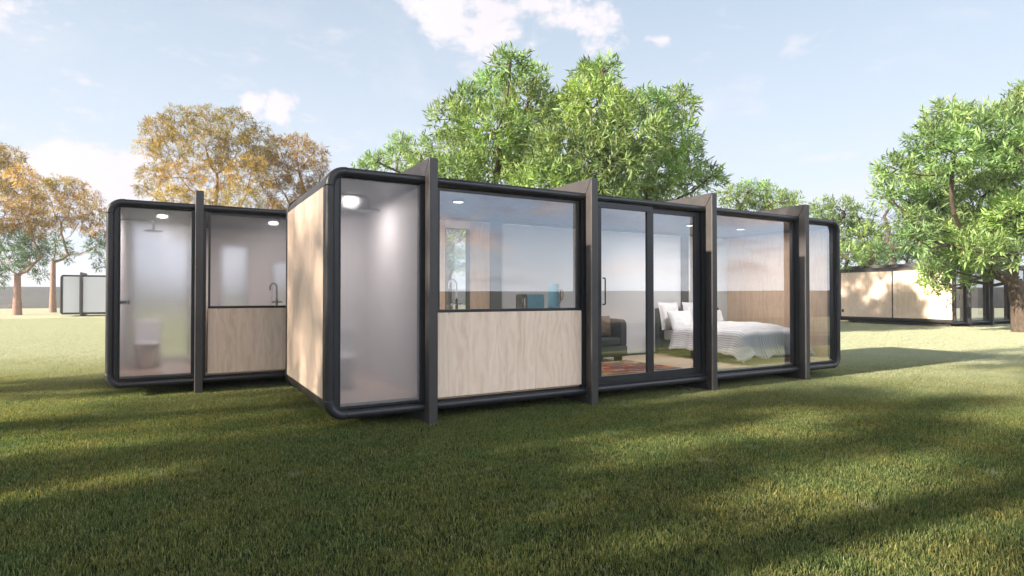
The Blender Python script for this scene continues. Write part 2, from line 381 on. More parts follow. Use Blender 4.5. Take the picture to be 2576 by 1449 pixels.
class MB:
    def __init__(s): s.v = []; s.f = []
    def add(s, vs, fs):
        n = len(s.v); s.v += [tuple(x) for x in vs]; s.f += [tuple(i + n for i in f) for f in fs]
    def box(s, x0, x1, y0, y1, z0, z1):
        s.add([(x0, y0, z0), (x1, y0, z0), (x1, y1, z0), (x0, y1, z0), (x0, y0, z1), (x1, y0, z1), (x1, y1, z1), (x0, y1, z1)],
              [(0, 3, 2, 1), (4, 5, 6, 7), (0, 1, 5, 4), (1, 2, 6, 5), (2, 3, 7, 6), (3, 0, 4, 7)])
        return s
    def prism_x(s, poly, x0, x1):   # poly in (y,z)
        n = len(poly)
        s.add([(x0, y, z) for y, z in poly] + [(x1, y, z) for y, z in poly],
              [tuple(range(n))[::-1], tuple(range(n, 2 * n))] + [(i, (i + 1) % n, (i + 1) % n + n, i + n) for i in range(n)])
        return s
    def tube(s, pts, r, seg=10, cap=True):
        pts = [Vector(p) for p in pts]; rr = r if hasattr(r, '__len__') else [r] * len(pts)
        n0 = len(s.v); up = None
        for i, p in enumerate(pts):
            t = (pts[min(i + 1, len(pts) - 1)] - pts[max(i - 1, 0)]).normalized()
            if up is None:
                up = Vector((0, 0, 1)) if abs(t.z) < 0.9 else Vector((1, 0, 0))
            a = (up - t * up.dot(t)).normalized(); b = t.cross(a); up = a
            for k in range(seg):
                th = 2 * math.pi * k / seg
                s.v.append(tuple(p + (a * math.cos(th) + b * math.sin(th)) * rr[i]))
        for i in range(len(pts) - 1):
            for k in range(seg):
                k2 = (k + 1) % seg
                s.f.append((n0 + i * seg + k, n0 + i * seg + k2, n0 + (i + 1) * seg + k2, n0 + (i + 1) * seg + k))
        if cap:
            s.f.append(tuple(n0 + k for k in range(seg))[::-1]); e = n0 + (len(pts) - 1) * seg
            s.f.append(tuple(e + k for k in range(seg)))
        return s
    def lathe(s, prof, c=(0, 0, 0), seg=24, sx=1, sy=1):  # prof (r,z)
        n0 = len(s.v)
        for r, z in prof:
            for k in range(seg):
                th = 2 * math.pi * k / seg
                s.v.append((c[0] + r * sx * math.cos(th), c[1] + r * sy * math.sin(th), c[2] + z))
        for i in range(len(prof) - 1):
            for k in range(seg):
                k2 = (k + 1) % seg
                s.f.append((n0 + i * seg + k, n0 + i * seg + k2, n0 + (i + 1) * seg + k2, n0 + (i + 1) * seg + k))
        s.f.append(tuple(n0 + k for k in range(seg))[::-1]); e = n0 + (len(prof) - 1) * seg
        s.f.append(tuple(e + k for k in range(seg)))
        return s
    def build(s, name, m, parent=None, bevel=0, seg=2, smooth=False, subsurf=0):
        me = bpy.data.meshes.new(name); me.from_pydata(s.v, [], s.f); me.materials.append(m)
        me.validate()
        o = bpy.data.objects.new(name, me); COL.objects.link(o); o.parent = parent
        if smooth:
            me.polygons.foreach_set('use_smooth', [True] * len(me.polygons))
        if bevel:
            md = o.modifiers.new('bevel', 'BEVEL'); md.width = bevel; md.segments = seg; md.limit_method = 'ANGLE'; md.angle_limit = R_(40)
            if not smooth:
                me.polygons.foreach_set('use_smooth', [True] * len(me.polygons)); md.harden_normals = True
        if subsurf:
            md = o.modifiers.new('sub', 'SUBSURF'); md.levels = subsurf; md.render_levels = subsurf
        return o
def B(x0, x1, y0, y1, z0, z1): return MB().box(x0, x1, y0, y1, z0, z1)

# ------------------------------------------------------------------ terrain
def disc(name, m, radii, z, seg=96, jitter=0.0, squash=None):
    vs = [(0, 0, z)]; fs = []
    for r in radii:
        for k in range(seg):
            th = 2 * math.pi * k / seg; rr = r * (1 + jitter * math.sin(3 * th + 1) * 0.5 + jitter * math.sin(7 * th) * 0.5)
            yy = rr * math.sin(th)
            if squash and yy < 0: yy *= min(1.0, squash / r)
            vs.append((rr * math.cos(th), yy, z))
    for k in range(seg): fs.append((0, 1 + k, 1 + (k + 1) % seg))
    for i in range(len(radii) - 1):
        for k in range(seg):
            a = 1 + i * seg; b = a + seg; k2 = (k + 1) % seg
            fs.append((a + k, b + k, b + k2, a + k2))
    mb = MB(); mb.add(vs, fs); return mb.build(name, m)
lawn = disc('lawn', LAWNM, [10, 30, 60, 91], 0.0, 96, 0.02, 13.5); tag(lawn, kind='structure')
land = disc('distant_land', LANDM, [60, 150, 300, 600, 1200, 3000], -3.2, 96); tag(land, kind='structure')
mb = MB(); segs = 240; rows = [(300, -3.3), (345, 0.5), (395, 5.2), (430, 6.0), (480, 5.5)]
vs = []
for r, z in rows:
    for k in range(segs):
        th = 2 * math.pi * k / segs
        q_ = min(1, max(0, (-math.sin(th) - 0.05) / 0.3)); r0_ = r; z0_ = z
        r = r0_ * (1 - 0.80 * q_); z = z0_ if z0_ < -1 else (z0_ * (1 - 0.62 * q_))
        h = 0.45 * math.sin(2.1 * th * 2 + 0.4) + 0.3 * math.sin(9 * th + 2) + 0.18 * math.sin(23 * th)
        vs.append((r * math.cos(th), r * math.sin(th), z + (h * (1 - 0.8 * q_) if z > 0 else 0))); r, z = r0_, z0_
fs = [(i * segs + k, (i + 1) * segs + k, (i + 1) * segs + (k + 1) % segs, i * segs + (k + 1) % segs) for i in range(len(rows) - 1) for k in range(segs)]
mb.add(vs, fs); hills = mb.build('hills', LANDM, smooth=True); tag(hills, kind='structure')

# ------------------------------------------------------------------ grass (stuff): a tile of blades instanced over the near lawn
def blade_tile(name, n, size, hmin, hmax, wid, seed, pale=1.0):
    r = np.random.default_rng(seed)
    # clumpy placement
    nc = int(70 * size * size); cx = r.uniform(0, size, (nc, 2)); ci = r.integers(0, nc, n)
    p = np.where(r.random((n, 1)) < 0.45, cx[ci] + r.normal(0, 0.035, (n, 2)), r.uniform(0, size, (n, 2))) - size / 2
    h = r.uniform(hmin, hmax, n) * np.where(r.random(n) < 0.06, 1.35, 1.0); th = r.uniform(0, 2 * np.pi, n); lean = r.uniform(0.15, 0.95, n) * h
    fc = th + np.pi / 2 + r.normal(0, 0.5, n)
    wx = np.cos(fc) * wid / 2; wy = np.sin(fc) * wid / 2; lx = np.cos(th); ly = np.sin(th)
    V = np.zeros((n, 5, 3))
    V[:, 0] = np.c_[p[:, 0] - wx, p[:, 1] - wy, np.full(n, -0.004)]; V[:, 1] = np.c_[p[:, 0] + wx, p[:, 1] + wy, np.full(n, -0.004)]
    mx = p[:, 0] + lx * lean * 0.3; my = p[:, 1] + ly * lean * 0.3
    V[:, 2] = np.c_[mx + wx * 0.8, my + wy * 0.8, h * 0.6]; V[:, 3] = np.c_[mx - wx * 0.8, my - wy * 0.8, h * 0.6]
    V[:, 4] = np.c_[p[:, 0] + lx * lean, p[:, 1] + ly * lean, h * (1 - 0.25 * lean / h)]
    me = bpy.data.meshes.new(name)
    base = np.arange(n) * 5
    loops = np.stack([base, base + 1, base + 2, base + 3, base + 3, base + 2, base + 4], 1).ravel()
    me.vertices.add(n * 5); me.vertices.foreach_set('co', V.ravel())
    me.loops.add(n * 7); me.loops.foreach_set('vertex_index', loops)
    me.polygons.add(n * 2); st = np.stack([np.arange(n) * 7, np.arange(n) * 7 + 4], 1).ravel(); me.polygons.foreach_set('loop_start', st)
    me.update(calc_edges=True)
    base_c = np.array([[0.128, 0.160, 0.058], [0.235, 0.245, 0.098], [0.38, 0.35, 0.18], [0.042, 0.074, 0.034]]) 
    ch = r.choice(4, n, p=[0.42, 0.28, 0.14, 0.16]); c = base_c[ch] * r.uniform(0.8, 1.25, (n, 1))
    C4 = np.ones((n, 5, 4)); C4[:, :, :3] = c[:, None, :]; C4[:, :2, :3] *= 0.8
    a = me.color_attributes.new('tint', 'FLOAT_COLOR', 'POINT'); a.data.foreach_set('color', C4.ravel())
    me.materials.append(GRASSM); return me
def grass_object(name, me, size, xr, yr, keep, seed, label):
    o = bpy.data.objects.new(name, me); COL.objects.link(o)
    pts = []
    r = random.Random(seed)
    nx = int((xr[1] - xr[0]) / size); ny = int((yr[1] - yr[0]) / size)
    for i in range(nx):
        for j in range(ny):
            x = xr[0] + (i + 0.5) * size; y = yr[0] + (j + 0.5) * size
            if keep(x, y): pts.append((x, y, 0, r.randrange(4) * math.pi / 2, r.uniform(0.85, 1.2)))
    # positions live in a second mesh read by the modifier
    pm = bpy.data.meshes.new(name + '_points'); pm.from_pydata([p[:3] for p in pts], [], [])
    a = pm.attributes.new('rz', 'FLOAT', 'POINT'); a.data.foreach_set('value', [p[3] for p in pts])
    a = pm.attributes.new('hs', 'FLOAT', 'POINT'); a.data.foreach_set('value', [p[4] for p in pts])
    po = bpy.data.objects.new(name + '_spots', me); po.data = me   # source of the tile
    o.data = pm; pm.materials.append(GRASSM)
    g = bpy.data.node_groups.new(name + '_nodes', 'GeometryNodeTree')
    g.interface.new_socket('Geometry', in_out='INPUT', socket_type='NodeSocketGeometry')
    g.interface.new_socket('Geometry', in_out='OUTPUT', socket_type='NodeSocketGeometry')
    N = g.nodes; L = g.links
    gi = N.new('NodeGroupInput'); go = N.new('NodeGroupOutput')
    oi = N.new('GeometryNodeObjectInfo'); oi.inputs['Object'].default_value = po
    ip = N.new('GeometryNodeInstanceOnPoints')
    an = N.new('GeometryNodeInputNamedAttribute'); an.data_type = 'FLOAT'; an.inputs[0].default_value = 'rz'
    ah = N.new('GeometryNodeInputNamedAttribute'); ah.data_type = 'FLOAT'; ah.inputs[0].default_value = 'hs'
    cx = N.new('ShaderNodeCombineXYZ'); L.new(an.outputs[0], cx.inputs[2])
    cs = N.new('ShaderNodeCombineXYZ'); cs.inputs[0].default_value = 1.02; cs.inputs[1].default_value = 1.02; L.new(ah.outputs[0], cs.inputs[2])
    L.new(gi.outputs[0], ip.inputs['Points']); L.new(oi.outputs['Geometry'], ip.inputs['Instance'])
    L.new(cx.outputs[0], ip.inputs['Rotation']); L.new(cs.outputs[0], ip.inputs['Scale'])
    L.new(ip.outputs[0], go.inputs[0])
    md = o.modifiers.new('scatter', 'NODES'); md.node_group = g
    tag(o, label, 'grass', kind='stuff')
    return o
def in_view(x, y, margin=3.2):
    f = x * C_FWD.x + y * C_FWD.y; s = x * C_RIGHT.x + y * C_RIGHT.y
    return f > 0.4 and abs(s) < f * 0.92 + margin
NEAR_R = 12.0
def jit(x, y): return depth(x, y) + 2.2 * mnoise.noise(Vector((x * 0.35, y * 0.35, 0))) + (hash((round(x, 1), round(y, 1))) % 100) / 100 * 3.0
def depth(x, y): return x * C_FWD.x + y * C_FWD.y
t1 = blade_tile('grass_blades_near', 12500, 1.0, 0.018, 0.046, 0.0042, 1)
t2 = blade_tile('grass_blades_far', 4200, 1.0, 0.018, 0.042, 0.0085, 2, 2.0)
def house(x, y): return (1.8 < x < 11.2 and 7.4 < y < 9.2) or (-0.6 < x < 3.7 and 11.4 < y < 13.0)
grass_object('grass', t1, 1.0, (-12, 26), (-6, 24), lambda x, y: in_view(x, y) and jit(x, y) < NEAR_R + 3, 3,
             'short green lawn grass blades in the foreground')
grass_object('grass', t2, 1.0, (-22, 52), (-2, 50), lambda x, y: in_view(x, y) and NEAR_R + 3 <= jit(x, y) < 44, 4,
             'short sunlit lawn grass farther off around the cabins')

# ------------------------------------------------------------------ cabins
ZB, ZT = 0.155, 3.09
CR = 0.22
def rrect_path(x0, x1, z0, z1, r, n=8):
    pts = []
    for cx, cz, a0 in ((x1 - r, z1 - r, 0), (x0 + r, z1 - r, 90), (x0 + r, z0 + r, 180), (x1 - r, z0 + r, 270)):
        for k in range(n + 1):
            a = R_(a0 + 90 * k / n); pts.append((cx + r * math.cos(a), cz + r * math.sin(a), math.cos(a), math.sin(a)))
    return pts
def sweep_frame(mb, pts, prof, closed=True):
    """pts (x,z,nx,nz); prof (n inwards, y)"""
    n = len(pts); m = len(prof); vs = []
    for x, z, nx, nz in pts:
        for a, y in prof: vs.append((x - nx * a, y, z - nz * a))
    fs = []
    for i in range(n if closed else n - 1):
        j = (i + 1) % n
        for k in range(m):
            k2 = (k + 1) % m
            fs.append((i * m + k, j * m + k, j * m + k2, i * m + k2))
    if not closed:
        fs.append(tuple(range(m))); fs.append(tuple((n - 1) * m + k for k in range(m))[::-1])
    mb.add(vs, fs)
def half_round(yf, dirn, s=1.0, off=0.0):
    # half-round nosing, outer edge n=0 .. n=0.104; yf = foremost y, dirn=+1 means body goes to +y
    h = 0.104; p = []
    p.append((0.0 - off, yf + dirn * 0.16)); p.append((0.0 - off, yf + dirn * 0.052))
    for k in range(1, 8):
        a = math.pi * k / 8
        p.append((h / 2 - (h / 2 + off) * math.cos(a), yf + dirn * (0.045 - (0.045 + off) * math.sin(a))))
    p.append((h + off, yf + dirn * 0.052)); p.append((h + off, yf + dirn * 0.16))
    return p

def cabin_shell(root, L, dep, rings, wood_left=1, bolts=False):
    """local coords: x 0..L, y 0 (front of the nosing)..dep"""
    x0, x1 = 0.0, L
    path = rrect_path(x0, x1, ZB, ZT, CR)
    for yf, dr in ((0.0, 1), (dep, -1)):
        mb = MB(); sweep_frame(mb, path, half_round(yf, dr))
        fr = mb.build('edge_frame', TUBE, root, smooth=True)
        for c in range(4):
            mb = MB(); sub = path[c * 9:(c + 1) * 9]
            a = sub[0]; b = sub[-1]; ext = 0.012
            if c == 0: e0 = (a[0], a[1] - ext, a[2], a[3]); e1 = (b[0] - ext * 2, b[1], b[2], b[3])
            elif c == 1: e0 = (a[0] + ext * 2, a[1], a[2], a[3]); e1 = (b[0], b[1] - ext, b[2], b[3])
            elif c == 2: e0 = (a[0], a[1] + ext, a[2], a[3]); e1 = (b[0] + ext * 2, b[1], b[2], b[3])
            else: e0 = (a[0] - ext * 2, a[1], a[2], a[3]); e1 = (b[0], b[1] + ext, b[2], b[3])
            sweep_frame(mb, [e0] + sub + [e1], half_round(yf, dr, 1.0, 0.004), closed=False)
            mb.build('corner_cap', TUBE, fr, smooth=True)
    # shell between the two frames: floor, roof, corners (one ring of sheet metal)
    mb = MB(); sweep_frame(mb, path, [(0.012, 0.13), (0.012, dep - 0.13), (0.115, dep - 0.13), (0.115, 0.13)])
    mb.build('roof_and_base_shell', METAL, root, smooth=False)
    # ends
    def end_wall(xa, xb, inside):
        n = wood_left
        zs0, zs1 = ZB + CR + 0.01, ZT - CR - 0.005
        ya, yb = 0.10, dep - 0.10
        wdt = (yb - ya) / n
        for i in range(n):
            g = 0.0 if n == 1 else 0.035
            B(xa, xb, ya + i * wdt + (g if i else 0), ya + (i + 1) * wdt - (g if i < n - 1 else 0), zs0, zs1).build('end_wall', WOOD, root, 0.003, 1)
            if i: B(xa + 0.004, xb - 0.004, ya + i * wdt - 0.033, ya + i * wdt + 0.033, zs0, zs1).build('wall_seam', METAL2, root)
    end_wall(x0 + 0.004, x0 + 0.06, 1); end_wall(x1 - 0.06, x1 - 0.004, -1)
    B(x0 + 0.118, x0 + 0.132, 0.10, dep - 0.10, ZB + 0.14, ZT - 0.13).build('wall_lining', WHITE, root)
    B(x1 - 0.134, x1 - 0.118, 0.10, dep - 0.10, ZB + 0.14, ZT - 0.13).build('wall_lining', WOODIN, root)
    # inside floor, ceiling
    B(x0 + 0.09, x1 - 0.105, 0.11, dep - 0.11, 0.27, 0.325).build('floor', FLOORM, root)
    B(x0 + 0.09, x1 - 0.105, 0.14, dep - 0.11, 2.978, 3.0).build('ceiling', CEIL, root)
    # frame rings
    for rx in rings:
        W_ = 0.12; yo0, yo1 = -0.13, dep + 0.13; yi0, yi1 = 0.012, dep - 0.012; zo = 3.29; zi0, zi1 = 0.165, 3.08
        def mem(name, poly):
            o = MB().prism_x(poly, rx, rx + W_).build(name, METAL, root)
            md = o.modifiers.new('bevel', 'BEVEL'); md.width = 0.012; md.segments = 3; md.limit_method = 'ANGLE'; md.angle_limit = R_(30); return o
        g = 0.0015
        pf = mem('post', [(yo0, 0.0), (yi0, zi0), (yi0, zi1), (yo0, zo)])
        bm_ = mem('roof_beam', [(yo0 + g * 2, zo), (yi0 + g, zi1), (yi1 - g, zi1), (yo1 - g * 2, zo)][::-1])
        mem('ground_beam', [(yo0 + g * 2, 0.0), (yi0 + g, zi0), (yi1 - g, zi0), (yo1 - g * 2, 0.0)])
        mem('post', [(yo1, 0.0), (yi1, zi0), (yi1, zi1), (yo1, zo)][::-1])
        if bolts:
            sx = rx - 0.0012
            for (yy, zz_) in ((-0.05, 3.0), (-0.05, 2.86), (-0.05, 0.34), (-0.05, 0.2)):
                MB().tube([(sx - 0.0012, yy, zz_), (sx + 0.0012, yy, zz_)], 0.006, 8).build('bolt', SEAL, pf)
            for (yy, zz_) in ((0.04, 3.23), (0.04, 3.14), (0.13, 3.24), (0.13, 3.13)):
                MB().tube([(sx - 0.0012, yy, zz_), (sx + 0.0012, yy, zz_)], 0.006, 8).build('bolt', SEAL, bm_)

def pane(root, xa, xb, za, zb, y, m, name='glass_pane', frame=0.0, th=0.0, fm=None, fy=0.03, parent=None):
    """a fixed pane; frame = width of the metal frame around it"""
    par = parent or root
    if frame:
        mb = MB(); f = frame
        mb.box(xa - f, xb + f, y - fy, y + 0.03, zb, zb + f); mb.box(xa - f, xb + f, y - fy, y + 0.03, za - f, za)
        mb.box(xa - f, xa, y - fy, y + 0.03, za, zb); mb.box(xb, xb + f, y - fy, y + 0.03, za, zb)
        par = mb.build('window_frame', fm or METAL2, par)
        p2 = par
    if th:
        o = B(xa - 0.004, xb + 0.004, y - th / 2, y + th / 2, za - 0.004, zb + 0.004).build(name, m, par)
    else:
        mb = MB(); mb.add([(xa, y, za), (xb, y, za), (xb, y, zb), (xa, y, zb)], [(0, 1, 2, 3)]); o = mb.build(name, m, par)
    return o
def seal_ring(root, xa, xb, za, zb, y0, y1, t=0.02):
    mb = MB(); mb.box(xa - t, xb + t, y0, y1, zb, zb + t); mb.box(xa - t, xb + t, y0, y1, za - t, za)
    mb.box(xa - t, xa, y0, y1, za, zb); mb.box(xb, xb + t, y0, y1, za, zb)
    return mb.build('seal', SEAL, root)
Z0, Z1 = 0.297, 2.967
YG = 0.085   # glass plane behind nosing front
def jamb(root, xa, xb):
    mb = MB(); mb.box(xa, xb, 0.05, 0.16, Z0 - 0.05, Z1 + 0.02); mb.build('jamb', METAL2, root)
def lamp_disc(x, y, label, watts=19.0):
    o = empty('ceiling_light', (x, y, 2.978), label, 'ceiling light', 'round lamps on the cabin ceilings')
    MB().lathe([(0.085, 0), (0.09, -0.006), (0.09, -0.03), (0.078, -0.034)], seg=28).build('lamp_housing', METAL2, o)
    MB().lathe([(0.074, -0.0345), (0.074, -0.037), (0.06, -0.040)], seg=28).build('diffuser', LAMP, o, smooth=True)
    ld = bpy.data.lights.new('ceiling_light_glow', 'AREA'); ld.shape = 'DISK'; ld.size = 0.14; ld.energy = watts; ld.color = (1.0, 0.93, 0.88)
    lo = bpy.data.objects.new('light_source', ld); COL.objects.link(lo); lo.parent = o; lo.location = (0, 0, -0.045)
    return o
LAMP_W = 24.0

def kitchen_panel(root, xa, xb, frosted=False):
    # timber panel below the window
    B(xa, xb, 0.055, 0.10, Z0 + 0.003, 1.375).build('timber_panel', WOOD, root, 0.002, 1)
    B(xa, xb, 0.07, 0.12, 1.378, 1.413).build('window_sill', METAL2, root, 0.003, 1)
    pane(root, xa + 0.035, xb - 0.055, 1.415, 2.935, 0.10, FROST if frosted else GLASS, frame=0.032, th=0.012 if frosted else 0.0, fy=0.02)
    B(xa, xb, 0.16, 0.78, 1.33, 1.385).build('counter', COUNTER, root, 0.004, 1)
    B(xa, xb, 0.22, 0.75, 0.33, 1.328).build('counter_cabinet', WOODIN, root)
def shower_pane(root, xa, xb, m=None):
    seal_ring(root, xa, xb, Z0, Z1, 0.07, 0.15, 0.03)
    B(xa, xb, 0.066, 0.078, Z0, Z1).build('frosted_pane', m or FROST, root)

# ---------------- front cabin
FX, FY = 1.49, 6.83
front = empty('modular_cabin', (FX, FY, 0), 'long dark-framed modular cabin nearest the camera with kitchen window and bed inside', 'cabin', 'modular cabins on the lawn')
FL, FD = 10.02, 2.83
RG = [1.20, 3.69, 6.18, 8.68]
cabin_shell(front, FL, FD, RG, 1, True)
for rx in RG: jamb(front, rx - 0.045, rx + 0.165)
jamb(front, 0.105, 0.155); jamb(front, FL - 0.135, FL - 0.105)
shower_pane(front, 0.182, 1.152, FROSTF)
kitchen_panel(front, 1.395, 3.645)
# sliding door bay
def slide(root, xa, xb, gx0, gx1, y, handle=None):
    mb = MB(); za, zb = 0.285, 3.0; gz0, gz1 = 0.392, 2.90
    mb.box(xa, xb, y, y + 0.045, gz1, zb); mb.box(xa, xb, y, y + 0.045, za, gz0)
    mb.box(xa, gx0, y, y + 0.045, gz0, gz1); mb.box(gx1, xb, y, y + 0.045, gz0, gz1)
    dr = mb.build('sliding_door', METAL2, root, 0.004, 2)
    pane(root, gx0, gx1, gz0, gz1, y + 0.022, GLASS, parent=dr)
    if handle:
        hx, h0, h1 = handle
        MB().tube([(hx, y, h1), (hx, y - 0.045, h1), (hx, y - 0.055, h1 - 0.012), (hx, y - 0.055, h0 + 0.012), (hx, y - 0.045, h0), (hx, y, h0)], 0.010, 8).build('handle', BLACKM, dr, smooth=True)
slide(front, 3.86, 5.025, 4.00, 4.905, 0.035, (4.025, 1.46, 1.85))
slide(front, 5.03, 6.155, 5.095, 6.01, 0.092)
B(3.86, 6.14, 0.03, 0.16, 0.262, 0.284).build('door_track', METAL2, front)
# bed window and end window
pane(front, 6.44, 8.575, Z0 + 0.004, Z1, 0.10, GLASS, frame=0.03)
pane(front, 8.87, 9.862, Z0 + 0.004, Z1, 0.10, GLASS, frame=0.03)
# rear side: timber wall with a clear opening, then long frosted panes
YBK = FD - 0.11
def rear_box(root, xa, xb, za, zb, m, nm='rear_wall', t=0.05): return B(xa, xb, YBK - t, YBK, za, zb).build(nm, m, root)
rear_box(front, 1.20, 2.63, 0.33, 2.976, WOODIN)
rear_box(front, 0.14, 1.195, 0.33, 2.976, WHITE)
rear_box(front, 3.10, 3.51, 0.33, 2.92, WOODIN)
rear_box(front, 2.63, 3.10, 2.78, 2.976, WHITE, 'lintel')
pane(front, 2.645, 3.05, 0.40, 2.77, YBK - 0.03, GLASS, frame=0.012)
B(3.05, 3.098, YBK - 0.075, YBK + 0.002, 0.33, 2.778).build('column', METAL2, front)
B(3.515, 3.735, YBK - 0.10, YBK, 0.33, 2.915).build('column', METAL2, front)
B(0.15, FL - 0.15, YBK - 0.062, YBK - 0.052, 2.922, 2.977).build('ceiling_trim', METAL2, front)
pane(front, 3.74, 6.02, 0.36, 2.915, YBK - 0.045, REARP, 'frosted_pane', frame=0.0, th=0.010)
B(6.02, 6.07, YBK - 0.08, YBK, 0.33, 2.915).build('column', METAL2, front)
pane(front, 6.07, 8.36, 0.36, 2.915, YBK - 0.045, REARP, 'frosted_pane', frame=0.0, th=0.010)
B(8.36, 8.56, YBK - 0.10, YBK, 0.33, 2.915).build('column', METAL2, front)
pane(front, 8.56, 9.90, 0.36, 2.915, YBK - 0.045, REARP, 'frosted_pane', frame=0.0, th=0.010)
B(3.6, 9.90, YBK - 0.09, YBK - 0.02, 0.326, 0.36).build('skirting', SEAL, front)
# shower partition
B(1.20, 1.26, 0.16, YBK - 0.06, 0.33, 2.975).build('partition', WHITE, front)
# timber end lining edge trim
B(FL - 0.16, FL - 0.1345, 0.15, 0.19, 0.33, 2.97).build('corner_trim', METAL2, front)

# ---------------- left rear cabin (two bays and an end)
LX, LY = FX - 2.41, FY + 4.0
leftc = empty('modular_cabin', (LX, LY, 0), 'shorter cabin at the left with all its panes frosted, behind the nearest cabin', 'cabin', 'modular cabins on the lawn')
LL = 4.9
RL = [1.20, 3.69]
cabin_shell(leftc, LL, FD, RL, 1)
for rx in RL: jamb(leftc, rx - 0.045, rx + 0.165)
jamb(leftc, 0.105, 0.155); jamb(leftc, LL - 0.135, LL - 0.105)
shower_pane(leftc, 0.182, 1.152)
kitchen_panel(leftc, 1.395, 3.645, True)
shower_pane(leftc, 3.87, 4.75)
B(1.20, 1.26, 0.16, YBK - 0.06, 0.33, 2.975).build('partition', WHITE, leftc)
def rearL(xa, xb, za, zb, m, nm='rear_wall'): return B(xa, xb, YBK - 0.05, YBK, za, zb).build(nm, m, leftc)
rearL(0.09, 0.20, 0.33, 2.976, WHITE)
pane(leftc, 0.22, 1.16, 0.36, 2.93, YBK - 0.03, GLASS, frame=0.015)
rearL(1.18, 1.75, 0.33, 2.976, WHITE); rearL(2.25, 2.75, 0.33, 2.976, WHITE); rearL(3.35, LL - 0.11, 0.33, 2.976, WHITE)
pane(leftc, 1.77, 2.23, 1.2, 2.6, YBK - 0.03, GLASS, frame=0.015); rearL(1.755, 2.245, 0.33, 1.18, WHITE); rearL(1.755, 2.245, 2.62, 2.976, WHITE)
pane(leftc, 2.77, 3.33, 1.0, 2.3, YBK - 0.03, GLASS, frame=0.015); rearL(2.755, 3.345, 0.33, 0.98, WHITE); rearL(2.755, 3.345, 2.32, 2.976, WHITE)

# ---------------- far left cabin (distant, sunlit)
DX, DY = -7.32, 53.87
farc = empty('modular_cabin', (DX, DY, 0), 'small far-off cabin beyond the sunny lawn among the golden trees', 'cabin', 'modular cabins on the lawn')
cabin_shell(farc, LL + 0.0, FD, RL, 1)
FROST2 = frost_mat('lightly_frosted_glass', 0.14, milk=0.75, dif=0.95)
for xa, xb in ((0.182, 1.152), (1.37, 3.66), (3.87, 4.75)):
    seal_ring(farc, xa, xb, Z0, Z1, 0.07, 0.15, 0.03)
    B(xa, xb, 0.066, 0.078, Z0, Z1).build('frosted_pane', FROST2, farc)
B(0.10, 0.9, YBK - 0.05, YBK, 0.33, 2.97).build('rear_wall', WHITE, farc)
pane(farc, 0.92, 4.7, 0.36, 2.93, YBK - 0.03, REARP, 'frosted_pane', th=0.01)

# ---------------- far right double-depth cabin
RX, RY = 33.22, 14.02
WD = 5.86
rightc = empty('modular_cabin', (RX, RY, 0), 'far right cabin with a sunlit two-panel timber end wall under the tree', 'cabin', 'modular cabins on the lawn')
cabin_shell(rightc, FL, WD, RG, 2)
for rx in RG: jamb(rightc, rx - 0.045, rx + 0.165)
for xa, xb in ((0.20, 1.13), (1.39, 3.62), (3.88, 6.12), (6.38, 8.62), (8.87, 9.86)):
    pane(rightc, xa, xb, Z0 + 0.004, Z1, 0.10, GLASS, frame=0.03)
B(0.10, 9.9, WD - 0.16, WD - 0.11, 0.33, 2.976).build('rear_wall', WOODIN, rightc)
B(1.3, 4.2, 0.75, 0.80, 0.33, 2.976).build('partition', WOOD, rightc)
B(0.3, 9.6, 0.35, 5.3, 0.004, 0.15).build('plinth', METAL2, rightc)
B(2.15, 2.165, 0.735, 0.749, 1.35, 1.62).build('cupboard_handle', BLACKM, rightc)
B(2.45, 2.465, 0.735, 0.749, 1.35, 1.62).build('cupboard_handle', BLACKM, rightc)
B(-0.012, 0.003, 5.55, 5.67, 0.62, 0.79).build('outlet_box', METAL2, rightc, 0.004, 1)

# ------------------------------------------------------------------ lamps
lamp_disc(3.55, 7.72, 'round ceiling lamp behind the kitchen window above the faucet')
lamp_disc(10.05, 8.05, 'round ceiling lamp above the striped bed')
lamp_disc(8.66, 8.1, 'round ceiling lamp seen through the right sliding door')
lamp_disc(2.15, 8.3, 'round ceiling lamp in the nearest cabin above its frosted shower', 7.5)
lamp_disc(-0.19, 11.55, 'round ceiling lamp glowing behind the frosted shower pane of the left cabin', 10.0)
lamp_disc(1.58, 11.6, 'round ceiling lamp glowing behind the frosted kitchen window of the left cabin', 15.0)

# ------------------------------------------------------------------ bathroom and kitchen fittings
def faucet(x, y, z, label):
    o = empty('kitchen_faucet', (x, y, z), label, 'faucet')
    MB().lathe([(0.026, 0), (0.026, 0.012), (0.019, 0.02), (0.019, 0.15), (0.013, 0.155)], seg=20).build('base', BLACKM, o, smooth=False)
    pts = [(0, 0, 0.15), (0, 0, 0.34)]
    for k in range(1, 13):
        a = math.pi * k / 12
        pts.append((-0.058 + 0.058 * math.cos(a), 0, 0.34 + 0.085 * math.sin(a)))
    pts.append((-0.116, 0, 0.30))
    MB().tube(pts, 0.012, 12).build('spout', CHROME if 'nearest' in label else BLACKM, o, smooth=True)
    MB().tube([(-0.085, 0, 0.085), (0.085, 0, 0.085)], 0.014, 12).build('lever', CHROME if 'nearest' in label else BLACKM, o, smooth=True)
    return o
faucet(3.37, 7.38, 1.385, 'tall curved black kitchen faucet in the nearest cabin, left of the teal toaster')
faucet(1.60, 11.30, 1.385, 'tall curved faucet blurred behind the frosted kitchen window')
